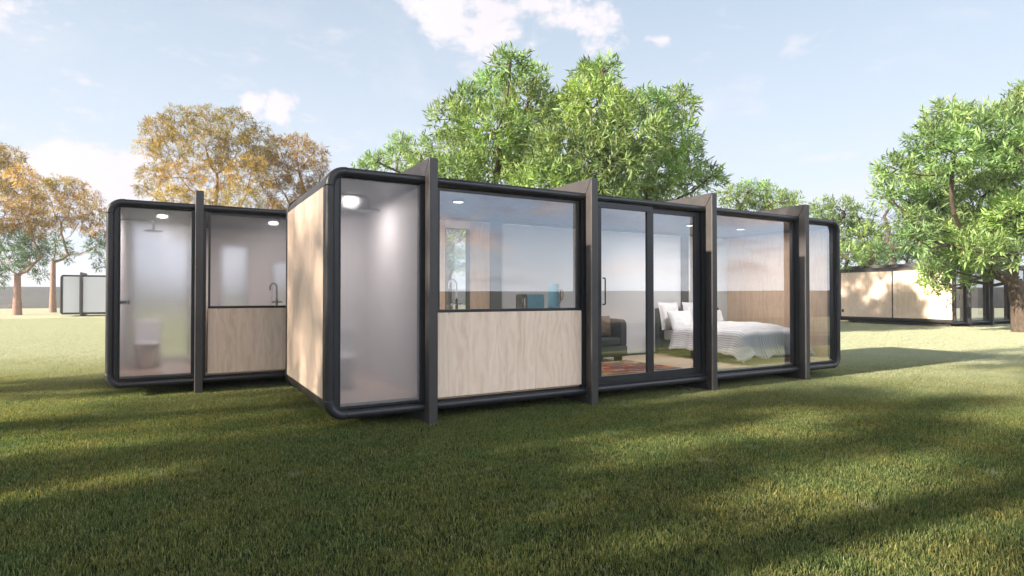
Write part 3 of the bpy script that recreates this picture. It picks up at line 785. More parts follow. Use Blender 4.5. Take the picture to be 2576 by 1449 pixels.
def shower(x, y, dx, label, mat=BLACKM):
    o = empty('rain_shower', (x, y, 2.66), label, 'shower')
    MB().lathe([(0.0, 0.012), (0.14, 0.008), (0.15, 0.0), (0.14, -0.008), (0.0, -0.008)], seg=28).build('rain_head', mat, o)
    MB().tube([(0, 0, 0.01), (0, 0, 0.11), (-0.01, 0, 0.145), (-0.045, 0, 0.16), (-dx, 0, 0.16)], 0.013, 10).build('arm', mat, o, smooth=True)
GREYM = pbr('grey_metal', (0.20, 0.20, 0.22), 0.3, 0.3)
shower(2.10, 7.25, 0.50, 'rain shower head in the nearest cabin behind its frosted pane', GREYM)
shower(-0.31, 11.35, 0.50, 'dark rain shower head behind the left cabin frosted pane', METAL2)
def toilet(x, y, label):
    o = empty('toilet', (x, y, 0.325), label, 'toilet')
    prof = [(0.12, 0.0), (0.13, 0.05), (0.15, 0.2), (0.19, 0.36), (0.20, 0.40)]
    MB().lathe(prof, seg=24, sy=1.35).build('bowl', PORC, o, smooth=True)
    MB().lathe([(0.205, 0.402), (0.21, 0.43), (0.19, 0.445)], seg=24, sy=1.35).build('lid', PORC, o, smooth=True)
    B(-0.2, 0.2, 0.24, 0.42, 0.0, 0.82).build('cistern', PORC, o, 0.02, 3)
toilet(2.02, 8.2, 'white toilet blurred low behind the frosted shower pane of the nearest cabin')
toilet(-0.42, 12.1, 'white toilet blurred low behind the frosted shower pane of the left cabin')
def mixer(x, y, label):
    o = empty('shower_mixer', (x, y, 1.48), label, 'shower valve')
    MB().tube([(0, -0.02, 0), (0.16, -0.02, 0)], 0.028, 12).build('valve_body', METAL2, o)
    MB().tube([(0.17, -0.02, 0), (0.20, -0.02, 0)], 0.034, 12).build('knob', METAL2, o)
mixer(-0.83, 11.3, 'dark shower valve low left behind the frosted pane of the left cabin')

def rounded_rect_prism(mb, x0, x1, y0, y1, z0, z1, r, n=5):
    pts = []
    for cx, cz, a0 in ((y1 - r, z1 - r, 0), (y0 + r, z1 - r, 90), (y0 + r, z0 + r, 180), (y1 - r, z0 + r, 270)):
        for k in range(n + 1):
            a = R_(a0 + 90 * k / n); pts.append((cx + r * math.cos(a), cz + r * math.sin(a)))
    mb.prism_x(pts, x0, x1)
# toaster: body seen long side on
o = empty('toaster', (4.50, 7.33, 1.385), 'teal toaster with a black left end on the kitchen counter', 'toaster')
mb = MB()
pts = []
x0, x1, z0, z1, r = -0.09, 0.24, 0.012, 0.225, 0.03
def rr_xz(x0, x1, z0, z1, r, n=5):
    p = []
    for cx, cz, a0 in ((x1 - r, z1 - r, 0), (x0 + r, z1 - r, 90), (x0 + r, z0 + r, 180), (x1 - r, z0 + r, 270)):
        for k in range(n + 1):
            a = R_(a0 + 90 * k / n); p.append((cx + r * math.cos(a), cz + r * math.sin(a)))
    return p
def prism_y(mb, poly, y0, y1):
    n = len(poly)
    mb.add([(x, y0, z) for x, z in poly] + [(x, y1, z) for x, z in poly],
           [tuple(range(n)), tuple(range(n, 2 * n))[::-1]] + [(i, i + n, (i + 1) % n + n, (i + 1) % n) for i in range(n)])
    return mb
prism_y(MB(), rr_xz(-0.07, 0.225, 0.012, 0.225, 0.03), -0.09, 0.09).build('body', TEAL, o, 0.008, 2)
prism_y(MB(), rr_xz(-0.165, -0.062, 0.010, 0.226, 0.03), -0.088, 0.088).build('control_end', BLACKM, o, 0.008, 2)
B(-0.125, -0.108, -0.093, -0.0875, 0.06, 0.165).build('lever_slot', MARK, o, 0.002, 1)
for k, zz_ in enumerate((0.115, 0.14, 0.165)):
    MB().tube([(-0.148, -0.088, zz_), (-0.148, -0.094, zz_)], 0.006, 10).build('button', MARK, o)
B(-0.13, -0.105, -0.0925, -0.088, 0.035, 0.045).build('lever', MARK, o)
MB().box(-0.03, 0.20, -0.045, -0.015, 0.2245, 0.2262).box(-0.03, 0.20, 0.015, 0.045, 0.2245, 0.2262).build('bread_slot', SEAL, o)
for sx in (-0.13, 0.20):
    B(sx, sx + 0.03, -0.06, 0.06, 0.0, 0.014).build('foot', BLACKM, o)
# kettle
o = empty('electric_kettle', (4.965, 7.34, 1.385), 'tall teal electric kettle with a wooden handle beside the toaster', 'kettle')
MB().lathe([(0.100, 0.0), (0.102, 0.012), (0.098, 0.02)], seg=28).build('base', BLACKM, o)
MB().lathe([(0.098, 0.0205), (0.097, 0.03), (0.075, 0.36), (0.072, 0.372)], seg=28).build('body', TEAL, o, smooth=True)
MB().lathe([(0.071, 0.3725), (0.068, 0.381), (0.0, 0.383)], seg=28).build('lid', TEAL, o)
MB().tube([(0.045, -0.060, 0.285), (0.062, -0.085, 0.30), (0.080, -0.105, 0.285), (0.083, -0.112, 0.22), (0.072, -0.108, 0.15), (0.055, -0.078, 0.115)], [0.010, 0.011, 0.012, 0.013, 0.013, 0.011], 10).build('handle', HANDW, o, smooth=True)
B(0.05, 0.075, -0.082, -0.0745, 0.10, 0.30).build('water_gauge', BLACKM, o, 0.003, 1)
cu = bpy.data.curves.new('letter', 'FONT'); cu.body = 'G'; cu.size = 0.055; cu.extrude = 0.001; cu.align_x = 'CENTER'
to = bpy.data.objects.new('tmp', cu); COL.objects.link(to); bpy.context.view_layer.update()
me = bpy.data.meshes.new_from_object(to.evaluated_get(bpy.context.evaluated_depsgraph_get())); bpy.data.objects.remove(to)
me.materials.clear(); me.materials.append(MARK)
lt = bpy.data.objects.new('emblem', me); COL.objects.link(lt); lt.parent = o; lt.location = (0.045, -0.0905, 0.045); lt.rotation_euler = (R_(90), 0, R_(22))

# ------------------------------------------------------------------ sofa, cushion, rug
o = empty('sofa', (6.55, 9.05, 0.325), 'charcoal fabric sofa with rounded arms behind the left sliding door', 'sofa')
B(-0.98, 1.02, -0.38, 0.38, 0.10, 0.30).build('base', SOFAM, o, 0.02, 3)
def sofa_arm(x0):
    poly = [(-0.38, 0.30), (-0.385, 0.62), (-0.375, 0.74), (-0.33, 0.80), (0.30, 0.82), (0.38, 0.80), (0.38, 0.30)]
    m = MB(); m.prism_x(poly[::-1], x0, x0 + 0.17); return m.build('arm', SOFAM, o, 0.035, 4)
sofa_arm(0.84); sofa_arm(-0.98)
B(-0.80, 0.015, -0.40, 0.20, 0.305, 0.46).build('seat_cushion', SOFAM, o, 0.045, 4)
B(0.025, 0.835, -0.40, 0.20, 0.305, 0.46).build('seat_cushion', SOFAM, o, 0.045, 4)
B(-0.80, 0.835, 0.16, 0.38, 0.30, 0.80).build('backrest', SOFAM, o, 0.05, 4)
for sx in (-0.90, 0.80):
    for sy in (-0.33, 0.25): B(sx, sx + 0.13, sy, sy + 0.10, 0.0, 0.10).build('leg', BLACKM, o, 0.004, 1)

def pillow_mesh(w, h, t, flange=0.0, seed=0, n=22):
    """pillow standing in local xz plane, thickness in y"""
    r = random.Random(seed); vs = []; fs = []
    for side in (1, -1):
        for j in range(n + 1):
            for i in range(n + 1):
                u = -1 + 2 * i / n; v = -1 + 2 * j / n
                fu = 1 - 0.05 * (1 - abs(v)) * 0; x = u * w / 2 * (1 - 0.06 * (1 - v * v) * abs(u) ** 3); z = v * h / 2 * (1 - 0.06 * (1 - u * u) * abs(v) ** 3)
                fl = flange
                a = max(0, 1 - max(0, abs(u) / (1 - fl)) ** 3.2) if abs(u) < 1 - fl or fl == 0 else 0
                b = max(0, 1 - max(0, abs(v) / (1 - fl)) ** 3.2) if abs(v) < 1 - fl or fl == 0 else 0
                th = t / 2 * math.sqrt(max(0, a * b)) + 0.004
                wr = mnoise.noise(Vector((u * 2.2 + seed, v * 2.2, side))) * 0.018 * (a * b) ** 0.5
                vs.append((x, side * (th + wr), z + h / 2))
    m = n + 1
    for side in (0, 1):
        o0 = side * m * m
        for j in range(n):
            for i in range(n):
                q = (o0 + j * m + i, o0 + j * m + i + 1, o0 + (j + 1) * m + i + 1, o0 + (j + 1) * m + i)
                fs.append(q[::-1] if side == 0 else q)
    ring = [i for i in range(m)] + [j * m + n for j in range(1, m)] + [n * m + i for i in range(n - 1, -1, -1)] + [j * m for j in range(n - 1, 0, -1)]
    k = len(ring)
    for a in range(k):
        b = (a + 1) % k; fs.append((ring[a], ring[b], ring[b] + m * m, ring[a] + m * m))
    mb = MB(); mb.add(vs, fs); return mb
def pillow(name, w, h, t, fl, seed, mat_, loc, rot, label, cat, group=None):
    o = pillow_mesh(w, h, t, fl, seed).build(name, mat_, None, smooth=True, subsurf=1)
    o.location = loc; o.rotation_euler = rot; return tag(o, label, cat, group)
pillow('cushion', 0.45, 0.43, 0.15, 0, 3, CUSHM, (7.09, 8.86, 0.79), (R_(-14), R_(3), R_(-6)), 'brown leather cushion leaning in the corner of the charcoal sofa', 'cushion')
rug = MB(); n = 60
vs = []
for j in range(2): pass
rb = B(5.35, 7.62, 7.25, 8.80, 0.3262, 0.337).build('rug', RUG, None); tag(rb, 'patterned rug in red, orange and purple on the cabin floor', 'rug')

# ------------------------------------------------------------------ bed
BX0, BX1 = 9.20, 10.86; BY0, BY1 = 7.38, 9.40; BXC = (BX0 + BX1) / 2
bed = empty('bed', (BXC, 8.4, 0.325), 'double bed with a grey upholstered headboard in the nearest cabin', 'bed')
B(-0.97, 0.95, 1.0, 1.10, 0.0, 0.985).build('headboard', SOFAM, bed, 0.02, 3)
B(-0.83, 0.83, -1.02, 0.998, 0.03, 0.30).build('bed_base', pbr('olive_grey_fabric', (0.10, 0.10, 0.085), 0.9, 0, 0.1, 20, 0.2, 400), bed, 0.015, 3)
B(-0.82, 0.82, -1.0, 0.99, 0.302, 0.52).build('mattress', MATT, bed, 0.035, 4)
def duvet_obj(cx, y0, y1, ztop, label, group, hw=0.84, seed=0):
    nu, nv = 110, 110
    dropS = 0.46; dropF = 0.50
    Ltot = (y1 - y0)
    vs = []; across = []
    for j in range(nv + 1):
        v = j / nv * (Ltot + dropF)      # distance from the head edge
        for i in range(nu + 1):
            u = -(hw + dropS) + 2 * (hw + dropS) * i / nu
            eu = max(0, abs(u) - hw); ev = max(0, v - Ltot)
            e = math.hypot(eu, ev) if (eu > 0 and ev > 0) else max(eu, ev)
            e = min(e, 0.52)
            sx = (1 if u > 0 else -1); R0 = 0.10
            x = max(-hw, min(hw, u)); y = y1 - min(v, Ltot)
            # rounded shoulder
            def fold(e_):
                if e_ <= 0: return 0, 0
                a = min(e_ / R0, math.pi / 2); o_ = R0 * math.sin(a); dz = R0 * (1 - math.cos(a))
                if e_ > R0 * math.pi / 2: dz += e_ - R0 * math.pi / 2
                return o_, dz
            o_, dz = fold(e)
            du = eu / (e + 1e-9) if e > 0 else 0; dv = ev / (e + 1e-9) if e > 0 else 0
            dl = math.hypot(du, dv) or 1
            hem = dz / 0.4
            wv = 0.030 * math.sin((y if eu > ev else x) * 13 + seed) * hem + 0.018 * math.sin((y if eu > ev else x) * 29 + 1.3) * hem
            flare = 0.13 * hem ** 2
            x += sx * (du / dl) * (o_ + flare + wv); y -= (dv / dl) * (o_ + flare * 0.9 + wv)
            puff = 0.11 * (1 - min(1, abs(u) / hw) ** 4) * (1 - abs(2 * min(v, Ltot) / Ltot - 1) ** 6)
            nz = mnoise.noise(Vector((x * 2.4 + seed, y * 2.4, 0))) * 0.03 + mnoise.noise(Vector((x * 6.5, y * 6.5 + seed, 3))) * 0.014
            hemw = 0.05 * mnoise.noise(Vector((x * 3.1, y * 3.1, 9 + seed))) * hem
            vs.append((cx + x, y, ztop - dz + puff + nz + hemw)); across.append(u)
    fs = [(j * (nu + 1) + i, (j + 1) * (nu + 1) + i, (j + 1) * (nu + 1) + i + 1, j * (nu + 1) + i + 1) for j in range(nv) for i in range(nu)]
    mb = MB(); mb.add(vs, fs)
    o = mb.build('duvet', DUVET, None, smooth=True)
    a = o.data.attributes.new('across', 'FLOAT', 'POINT'); a.data.foreach_set('value', across)
    md = o.modifiers.new('solid', 'SOLIDIFY'); md.thickness = 0.035; md.offset = 1
    return tag(o, label, 'duvet', group)
duv = duvet_obj(BXC, BY0 - 0.02, 9.02, 0.885, 'white duvet with thin grey stripes spread over the nearest bed', 'duvets on the beds', 0.82)
PG = 'white pillows propped on the nearest bed'
P = []
P.append(pillow('pillow', 0.62, 0.62, 0.17, 0.10, 1, LINEN, (9.36, 9.28, 0.84), (R_(-12), 0, R_(2)), 'large square white pillow leaning on the headboard, left of the pair', 'pillow', PG))
P.append(pillow('pillow', 0.62, 0.62, 0.17, 0.10, 2, LINEN, (10.10, 9.28, 0.84), (R_(-12), 0, R_(-2)), 'large square white pillow leaning on the headboard, right of the pair', 'pillow', PG))
P.append(pillow('pillow', 0.72, 0.44, 0.18, 0, 3, LINEN, (9.42, 8.98, 0.86), (R_(-24), 0, R_(3)), 'smaller white pillow in front of the left square pillow', 'pillow', PG))
P.append(pillow('pillow', 0.72, 0.44, 0.18, 0, 4, LINEN, (10.35, 8.98, 0.86), (R_(-24), 0, R_(-3)), 'smaller white pillow in front of the right square pillow', 'pillow', PG))
# beds seen blurred in the distant cabins
def bed_copy(dx, dy, lab, rz=0):
    b = copy_tree(bed); b.location = Vector(bed.location) + Vector((dx, dy, 0)); b['label'] = lab[0]
    dd = duv.copy(); COL.objects.link(dd); dd.location = (dx, dy, 0); dd['label'] = lab[1]
    k = P[0].copy(); COL.objects.link(k); k.location = Vector(P[0].location) + Vector((dx, dy, 0)); k['label'] = lab[2]; k['group'] = 'pillows in distant cabins'
bed_copy(-15.6, 47.2, ('pale bed in the small far-off cabin at the left', 'white duvet on the bed of the small far-off left cabin', 'white pillow in the small far-off left cabin'))
bed_copy(24.95, 7.9, ('bed in the far right cabin behind its first pane', 'striped duvet on the bed in the far right cabin', 'white pillow on the bed in the far right cabin'))

# ------------------------------------------------------------------ trees
def grow_tree(name, base, lobes, kind, label, group, trunk_r=0.28, fork=2.4, seed=0, per=90, leaf=(0.24, 0.055), bark=None, colors=None, spray=9,
              droop=0.0, limb_vis=1.0, cat='tree', lean=(0, 0)):
    """lobes: (Vector centre, radius, colour key)"""
    r = np.random.default_rng(seed); rd = random.Random(seed)
    root = empty(name, base, label, cat, group)
    base = Vector(base)
    # ---- skeleton: greedy joining of the lobes
    P_ = [Vector((0, 0, 0)), Vector((lean[0] * .4, lean[1] * .4, fork * 0.5)), Vector((lean[0], lean[1], fork))]
    par = [-1, 0, 1]
    L = [(Vector(c) - base, rr, k) for c, rr, k in lobes]
    order = sorted(L, key=lambda l: (l[0] - P_[2]).length)
    tips = []; plen = [0, fork * .5, fork]
    for c, rr, k in order:
        best, bi = 1e9, 2
        for i in range(2, len(P_)):
            dlt = c - P_[i]; s = dlt.length + 0.45 * (plen[i] - fork) + (0.8 if P_[i].z > c.z else 0) * dlt.length * 0.6
            if s < best: best, bi = s, i
        a = P_[bi]; dlt = c - a; n = max(2, int(dlt.length / 0.7)); prev = bi
        side = Vector((rd.uniform(-1, 1), rd.uniform(-1, 1), rd.uniform(-.2, .6))) * dlt.length * 0.10
        for q in range(1, n + 1):
            tt = q / n; p = a + dlt * tt + side * math.sin(math.pi * tt) + Vector((rd.uniform(-1, 1), rd.uniform(-1, 1), rd.uniform(-1, 1))) * 0.07
            p.z -= 0.12 * dlt.length * math.sin(math.pi * tt)
            plen.append(plen[prev] + (p - P_[prev]).length); P_.append(p); par.append(prev); prev = len(P_) - 1
        tips.append((prev, c, rr, k))
        for _ in range(5):
            dv = Vector((rd.gauss(0, 1), rd.gauss(0, 1), rd.gauss(0.3, .8))).normalized() * rr * rd.uniform(.6, .9)
            plen += [plen[prev] + 9, plen[prev] + 9]
            P_.append(c + dv * 0.5 + Vector((0, 0, -0.05))); par.append(prev); P_.append(c + dv); par.append(len(P_) - 2)
    cnt = [0.0] * len(P_); kids = [0] * len(P_)
    for i in range(1, len(P_)): kids[par[i]] += 1
    for i in range(len(P_) - 1, -1, -1):
        if kids[i] == 0: cnt[i] += 1
        if par[i] >= 0: cnt[par[i]] += cnt[i]
    tot = cnt[0]; rad = [max(0.010, trunk_r * limb_vis * (c / tot) ** (0.62 if limb_vis == 1 else 0.72)) for c in cnt]; rad = [min(q, trunk_r * 0.6) for q in rad]; rad[1] = trunk_r; rad[2] = trunk_r * 0.85; rad[0] = trunk_r * 1.35
    mb = MB(); 
    for i in range(1, len(P_)):
        a, b = P_[par[i]], P_[i]
        if (b - a).length < 1e-4: continue
        t = (b - a).normalized(); ra = min(rad[par[i]], rad[i] * 1.25) if par[i] > 1 else rad[par[i]]
        mb.tube([a - t * ra * 0.3, b + t * rad[i] * 0.15], [ra, rad[i]], 8 if rad[i] > 0.05 else 5, cap=False)
    trunk = mb.build('trunk', bark or BARKG, root, smooth=True)
    # ---- leaves
    cen = np.array([l[0] for l in L]); rr = np.array([l[1] for l in L]); key = [l[2] for l in L]
    ns = np.maximum(8, (per * rr ** 2).astype(int)); idx = np.repeat(np.arange(len(L)), ns); n = len(idx)
    dirs = r.normal(0, 1, (n, 3)); dirs[:, 2] += 0.15; dirs /= np.linalg.norm(dirs, axis=1)[:, None]
    # lumpy lobes
    rad_s = rr[idx] * (0.50 + 0.55 * r.random(n) ** 0.6)
    pos = cen[idx] + dirs * rad_s[:, None] * np.array([1, 1, 0.82])
    # spray axis
    ax = dirs * 0.75 + r.normal(0, 0.45, (n, 3)) + np.array([0, 0, 0.25 - droop]); ax /= np.linalg.norm(ax, axis=1)[:, None]
    S = spray; ll, lw = leaf
    t_ = np.tile(np.linspace(0, 1, S), (n, 1))
    a0 = pos[:, None, :] + ax[:, None, :] * (t_[:, :, None] - 0.5) * ll * 1.25
    if droop: a0[:, :, 2] -= droop * (t_ ** 2) * ll * 0.9
    rnd = r.normal(0, 1, (n, S, 3)); perp = rnd - (rnd * ax[:, None, :]).sum(2, keepdims=True) * ax[:, None, :]
    perp /= np.linalg.norm(perp, axis=2, keepdims=True)
    ld = perp * 0.8 + ax[:, None, :] * (0.35 + 0.6 * t_[:, :, None]); ld[:, :, 2] -= droop * 0.5; ld /= np.linalg.norm(ld, axis=2, keepdims=True)
    lng = ll * r.uniform(0.7, 1.2, (n, S, 1))
    upv = np.cross(ld, r.normal(0, 1, (n, S, 3)) * 0.5 + np.array([0, 0, 1.0])); upv /= (np.linalg.norm(upv, axis=2, keepdims=True) + 1e-9)
    wd = upv * lw * 0.5 * lng / ll
    nrm = np.cross(ld, upv)
    V = np.zeros((n * S, 4, 3)); A = a0.reshape(-1, 3); D = (ld * lng).reshape(-1, 3); Wd = wd.reshape(-1, 3); Nn = (nrm * lng * 0.06).reshape(-1, 3)
    V[:, 0] = A; V[:, 1] = A + D * 0.42 + Wd + Nn; V[:, 2] = A + D; V[:, 3] = A + D * 0.42 - Wd + Nn
    N = n * S
    me = bpy.data.meshes.new('crown'); me.vertices.add(N * 4); me.vertices.foreach_set('co', V.ravel())
    b4 = np.arange(N) * 4
    me.loops.add(N * 6); me.loops.foreach_set('vertex_index', np.stack([b4, b4 + 1, b4 + 2, b4, b4 + 2, b4 + 3], 1).ravel())
    me.polygons.add(N * 2); me.polygons.foreach_set('loop_start', np.arange(N * 2) * 3); me.update(calc_edges=True)
    cl = np.zeros((n, 3))
    for q, k in enumerate(key):
        msk = idx == q; base_c = np.array(colors[k]) * r.uniform(0.72, 1.22) * np.array([r.uniform(0.88, 1.06), 1, r.uniform(0.85, 1.2)]); cl[msk] = base_c
    cl = cl * r.uniform(0.55, 1.4, (n, 1))
    cl = np.repeat(cl, S, 0) * r.uniform(0.8, 1.2, (N, 1)); cl[:, 0] *= r.uniform(0.85, 1.12, N)
    C4 = np.ones((N, 4, 4)); C4[:, :, :3] = cl[:, None, :]
    at_ = me.color_attributes.new('tint', 'FLOAT_COLOR', 'POINT'); at_.data.foreach_set('color', C4.ravel())
    me.materials.append(LEAF)
    co = bpy.data.objects.new('crown', me); COL.objects.link(co); co.parent = root
    return root
def px_lobes(lst, depth_, spread=2.0, seed=0, key=None):
    r = random.Random(seed); out_ = []
    for l in lst:
        dz = r.uniform(-1, 1) * spread if len(l) < 5 else l[4]
        dd = depth_ + dz
        out_.append((at(l[0], l[1], dd), l[2] * depth_ / FPX, l[3] if len(l) > 3 else key))
    return out_
GC = {'g': (0.26, 0.36, 0.135), 'd': (0.055, 0.095, 0.035), 'o': (0.37, 0.255, 0.075), 'o2': (0.32, 0.195, 0.055), 'gd': (0.07, 0.13, 0.06), 'b': (0.09, 0.16, 0.06), 'k': (0.03, 0.045, 0.03)}
# big green tree behind the nearest cabin
big = [(1285, 160, 42), (1240, 215, 52), (1180, 265, 55), (1130, 300, 48), (1345, 195, 36), (1330, 265, 72), (1405, 300, 75), (1485, 200, 55), (1520, 180, 36),
       (1490, 270, 75), (1560, 275, 62), (1635, 275, 55), (1705, 262, 50), (1590, 340, 85), (1690, 350, 62), (1728, 400, 48), (1250, 330, 85), (1165, 375, 72),
       (1330, 400, 95), (1430, 400, 95), (1530, 420, 95), (1640, 440, 85), (1735, 462, 50), (1790, 445, 32), (1150, 440, 62), (1250, 450, 85), (1380, 490, 90),
       (1500, 510, 90), (1620, 520, 80), (1200, 520, 70)]
grow_tree('broadleaf_tree', (13.1, 18.4, 0), px_lobes([(a, b, c * 0.98) for a, b, c in big], 22.5, 2.8, 1, 'g'), 'g', 'big bright green leafy tree rising directly behind the nearest cabin', 'green broadleaf trees', 0.34, 2.3, 21,
          per=150, leaf=(0.29, 0.066), colors=GC, spray=9)
p0 = at(1125, 741, 33)
t2l = [(1010, 360, 34), (1000, 400, 42), (950, 405, 30), (1060, 390, 40), (1085, 360, 26), (920, 430, 30), (1110, 430, 50), (1050, 450, 50), (1150, 500, 60), (1090, 540, 60),
       (1160, 600, 50), (1210, 540, 60), (1120, 640, 40), (1180, 660, 40)]
grow_tree('broadleaf_tree', (p0.x, p0.y, 0), px_lobes(t2l, 33, 2.0, 2, 'g'), 'g', 'green leafy tree showing its top just right of the golden trees', 'green broadleaf trees', 0.3, 2.6, 22,
          per=100, leaf=(0.28, 0.07), colors=GC, spray=9)
# right tree standing on the lawn
rt = [(2372, 300, 52), (2440, 300, 50), (2510, 330, 70), (2565, 275, 55), (2625, 250, 75), (2335, 355, 46), (2400, 385, 62), (2490, 410, 78), (2580, 385, 78), (2255, 425, 40),
      (2305, 430, 52), (2222, 445, 26), (2380, 465, 70), (2470, 500, 78), (2570, 480, 82), (2232, 490, 30), (2285, 505, 42), (2335, 545, 55), (2420, 570, 62), (2505, 590, 70),
      (2585, 570, 70), (2300, 600, 38), (2380, 640, 44), (2465, 655, 52), (2340, 690, 26), (2560, 640, 36), (2660, 400, 95), (2660, 560, 90), (2700, 300, 90), (2440, 705, 24)]
grow_tree('broadleaf_tree', (31.4, 10.75, 0), px_lobes([(a, b, c * 0.93) for a, b, c in rt + [(2340, 480, 48), (2360, 600, 56), (2440, 600, 58), (2350, 665, 40), (2410, 685, 34), (2335, 715, 24), (2378, 725, 22), (2450, 630, 50), (2300, 560, 44), (2540, 540, 60)]], 25.0, 2.6, 3, 'g'), 'g', 'large green tree with a thick forked trunk at the right edge of the lawn', 'green broadleaf trees', 0.34, 2.2, 23,
          per=135, leaf=(0.31, 0.07), colors=GC, spray=9, lean=(-0.3, 0.2))
# middle-distance green trees on the right
p1 = at(1900, 741, 45)
grow_tree('broadleaf_tree', (p1.x, p1.y, 0), px_lobes([(1850, 500, 42), (1880, 480, 30), (1930, 480, 28), (1950, 510, 40), (1990, 505, 26), (1900, 550, 55), (1980, 560, 50), (1840, 570, 50), (1920, 620, 60)], 45, 2, 4, 'g'), 'g',
          'green tree peeking over the roof between the third and fourth posts', 'green broadleaf trees', 0.28, 2.8, 24, per=75, leaf=(0.32, 0.085), colors=GC, spray=8)
p2 = at(2140, 741, 36)
grow_tree('broadleaf_tree', (p2.x, p2.y, 0), px_lobes([(2070, 530, 36), (2120, 530, 36), (2160, 545, 36), (2100, 580, 50), (2165, 600, 48), (2070, 620, 50), (2130, 650, 50), (2200, 640, 40), (2110, 700, 32), (2090, 740, 26), (2200, 580, 30), (2040, 560, 40)], 36, 2, 5, 'g'), 'g',
          'green tree beside the right end of the nearest cabin', 'green broadleaf trees', 0.28, 2.4, 25, per=95, leaf=(0.28, 0.075), colors=GC, spray=8)
p3 = at(2270, 741, 62)
grow_tree('broadleaf_tree', (p3.x, p3.y, 0), px_lobes([(2180, 640, 36), (2230, 620, 40), (2290, 615, 40), (2340, 630, 40), (2210, 660, 36), (2280, 655, 40), (2400, 600, 40), (2460, 620, 40), (2350, 580, 36), (2420, 660, 40)], 62, 3, 6, 'b'), 'b',
          'hazy distant green tree above the roof of the far right cabin', 'green broadleaf trees', 0.3, 2.8, 26, per=50, leaf=(0.42, 0.12), colors=GC, spray=8)
p4 = at(2245, 741, 50)
grow_tree('conifer_tree', (p4.x, p4.y, 0), px_lobes([(2240, 520, 16), (2225, 545, 18), (2262, 545, 18), (2240, 575, 26), (2270, 590, 24), (2215, 590, 22), (2245, 620, 30), (2245, 495, 9)], 50, 1, 7, 'k'), 'k',
          'dark sparse evergreen behind the left side of the right-hand tree', None, 0.22, 4.5, 27, per=16, leaf=(0.36, 0.04), colors=GC, spray=8, droop=0.2)

# golden feathery trees on the left
go = [(400, 325, 40), (372, 370, 32), (452, 305, 44), (520, 300, 44), (590, 312, 44), (648, 350, 42), (430, 375, 52), (520, 370, 56), (600, 385, 56), (385, 440, 36), (450, 445, 50),
      (545, 440, 48), (630, 440, 56), (362, 478, 22), (430, 500, 40), (520, 510, 44), (610, 510, 50), (480, 560, 44), (580, 570, 50), (660, 400, 44)]
p5 = at(527, 741, 36)
grow_tree('golden_tree', (p5.x, p5.y, 0), px_lobes([l + ('o',) for l in go], 36, 2.6, 8), 'o', 'tall golden feathery tree with open branches above the left cabin', 'golden feathery trees', 0.27, 5.2, 31,
          per=125, leaf=(0.25, 0.034), bark=BARKP, limb_vis=0.7, colors=GC, spray=11, droop=0.35)
go2 = [(700, 372, 36), (752, 365, 36), (790, 385, 30), (812, 415, 22), (685, 430, 46), (750, 432, 46), (800, 460, 32), (720, 490, 50), (780, 500, 40), (690, 540, 44)]
p6 = at(742, 741, 39)
grow_tree('golden_tree', (p6.x, p6.y, 0), px_lobes([l + ('o2',) for l in go2], 39, 2.2, 9), 'o', 'darker golden tree touching the left edge of the nearest cabin roof', 'golden feathery trees', 0.25, 4.6, 32,
          per=110, leaf=(0.27, 0.036), bark=BARKP, limb_vis=0.7, colors=GC, spray=11, droop=0.35)
ga = [(-30, 395, 44, 'o'), (20, 395, 36, 'o'), (10, 440, 46, 'o'), (55, 440, 34, 'o'), (-20, 480, 50, 'o'), (45, 490, 42, 'o'), (80, 510, 34, 'o2'), (10, 540, 46, 'o2'), (70, 550, 40, 'o2'), (100, 575, 30, 'o2'),
      (-25, 590, 50, 'gd'), (30, 600, 40, 'gd'), (80, 610, 36, 'gd'), (20, 650, 38, 'gd'), (75, 655, 34, 'gd'), (110, 640, 24, 'gd'), (-20, 690, 36, 'gd'), (100, 690, 16, 'gd')]
grow_tree('golden_tree', (-10.86, 59.99, 0), px_lobes(ga, 46.5, 2.4, 10), 'o', 'tree at the far left edge, golden on top with green lower boughs', 'golden feathery trees', 0.25, 3.2, 33,
          per=70, leaf=(0.34, 0.055), bark=BARKP, limb_vis=0.7, colors=GC, spray=10, droop=0.3)
gb = [(110, 470, 26, 'o'), (150, 462, 30, 'o'), (190, 472, 28, 'o2'), (228, 500, 26, 'o2'), (130, 510, 36, 'o'), (180, 515, 34, 'o2'), (235, 540, 30, 'o2'), (110, 550, 28, 'o'), (155, 560, 24, 'o2'),
      (250, 580, 26, 'o2'), (200, 560, 28, 'o2'), (140, 610, 26, 'gd'), (240, 620, 26, 'gd'), (262, 600, 20, 'gd'), (170, 640, 20, 'gd'), (255, 660, 18, 'gd')]
grow_tree('golden_tree', (-9.68, 67.46, 0), px_lobes(gb, 53.6, 2.4, 11), 'o', 'slender golden tree with a pale bare trunk just left of the far-off cabin', 'golden feathery trees', 0.22, 4.6, 34,
          per=60, leaf=(0.36, 0.058), bark=BARKP, limb_vis=0.7, colors=GC, spray=10, droop=0.3)

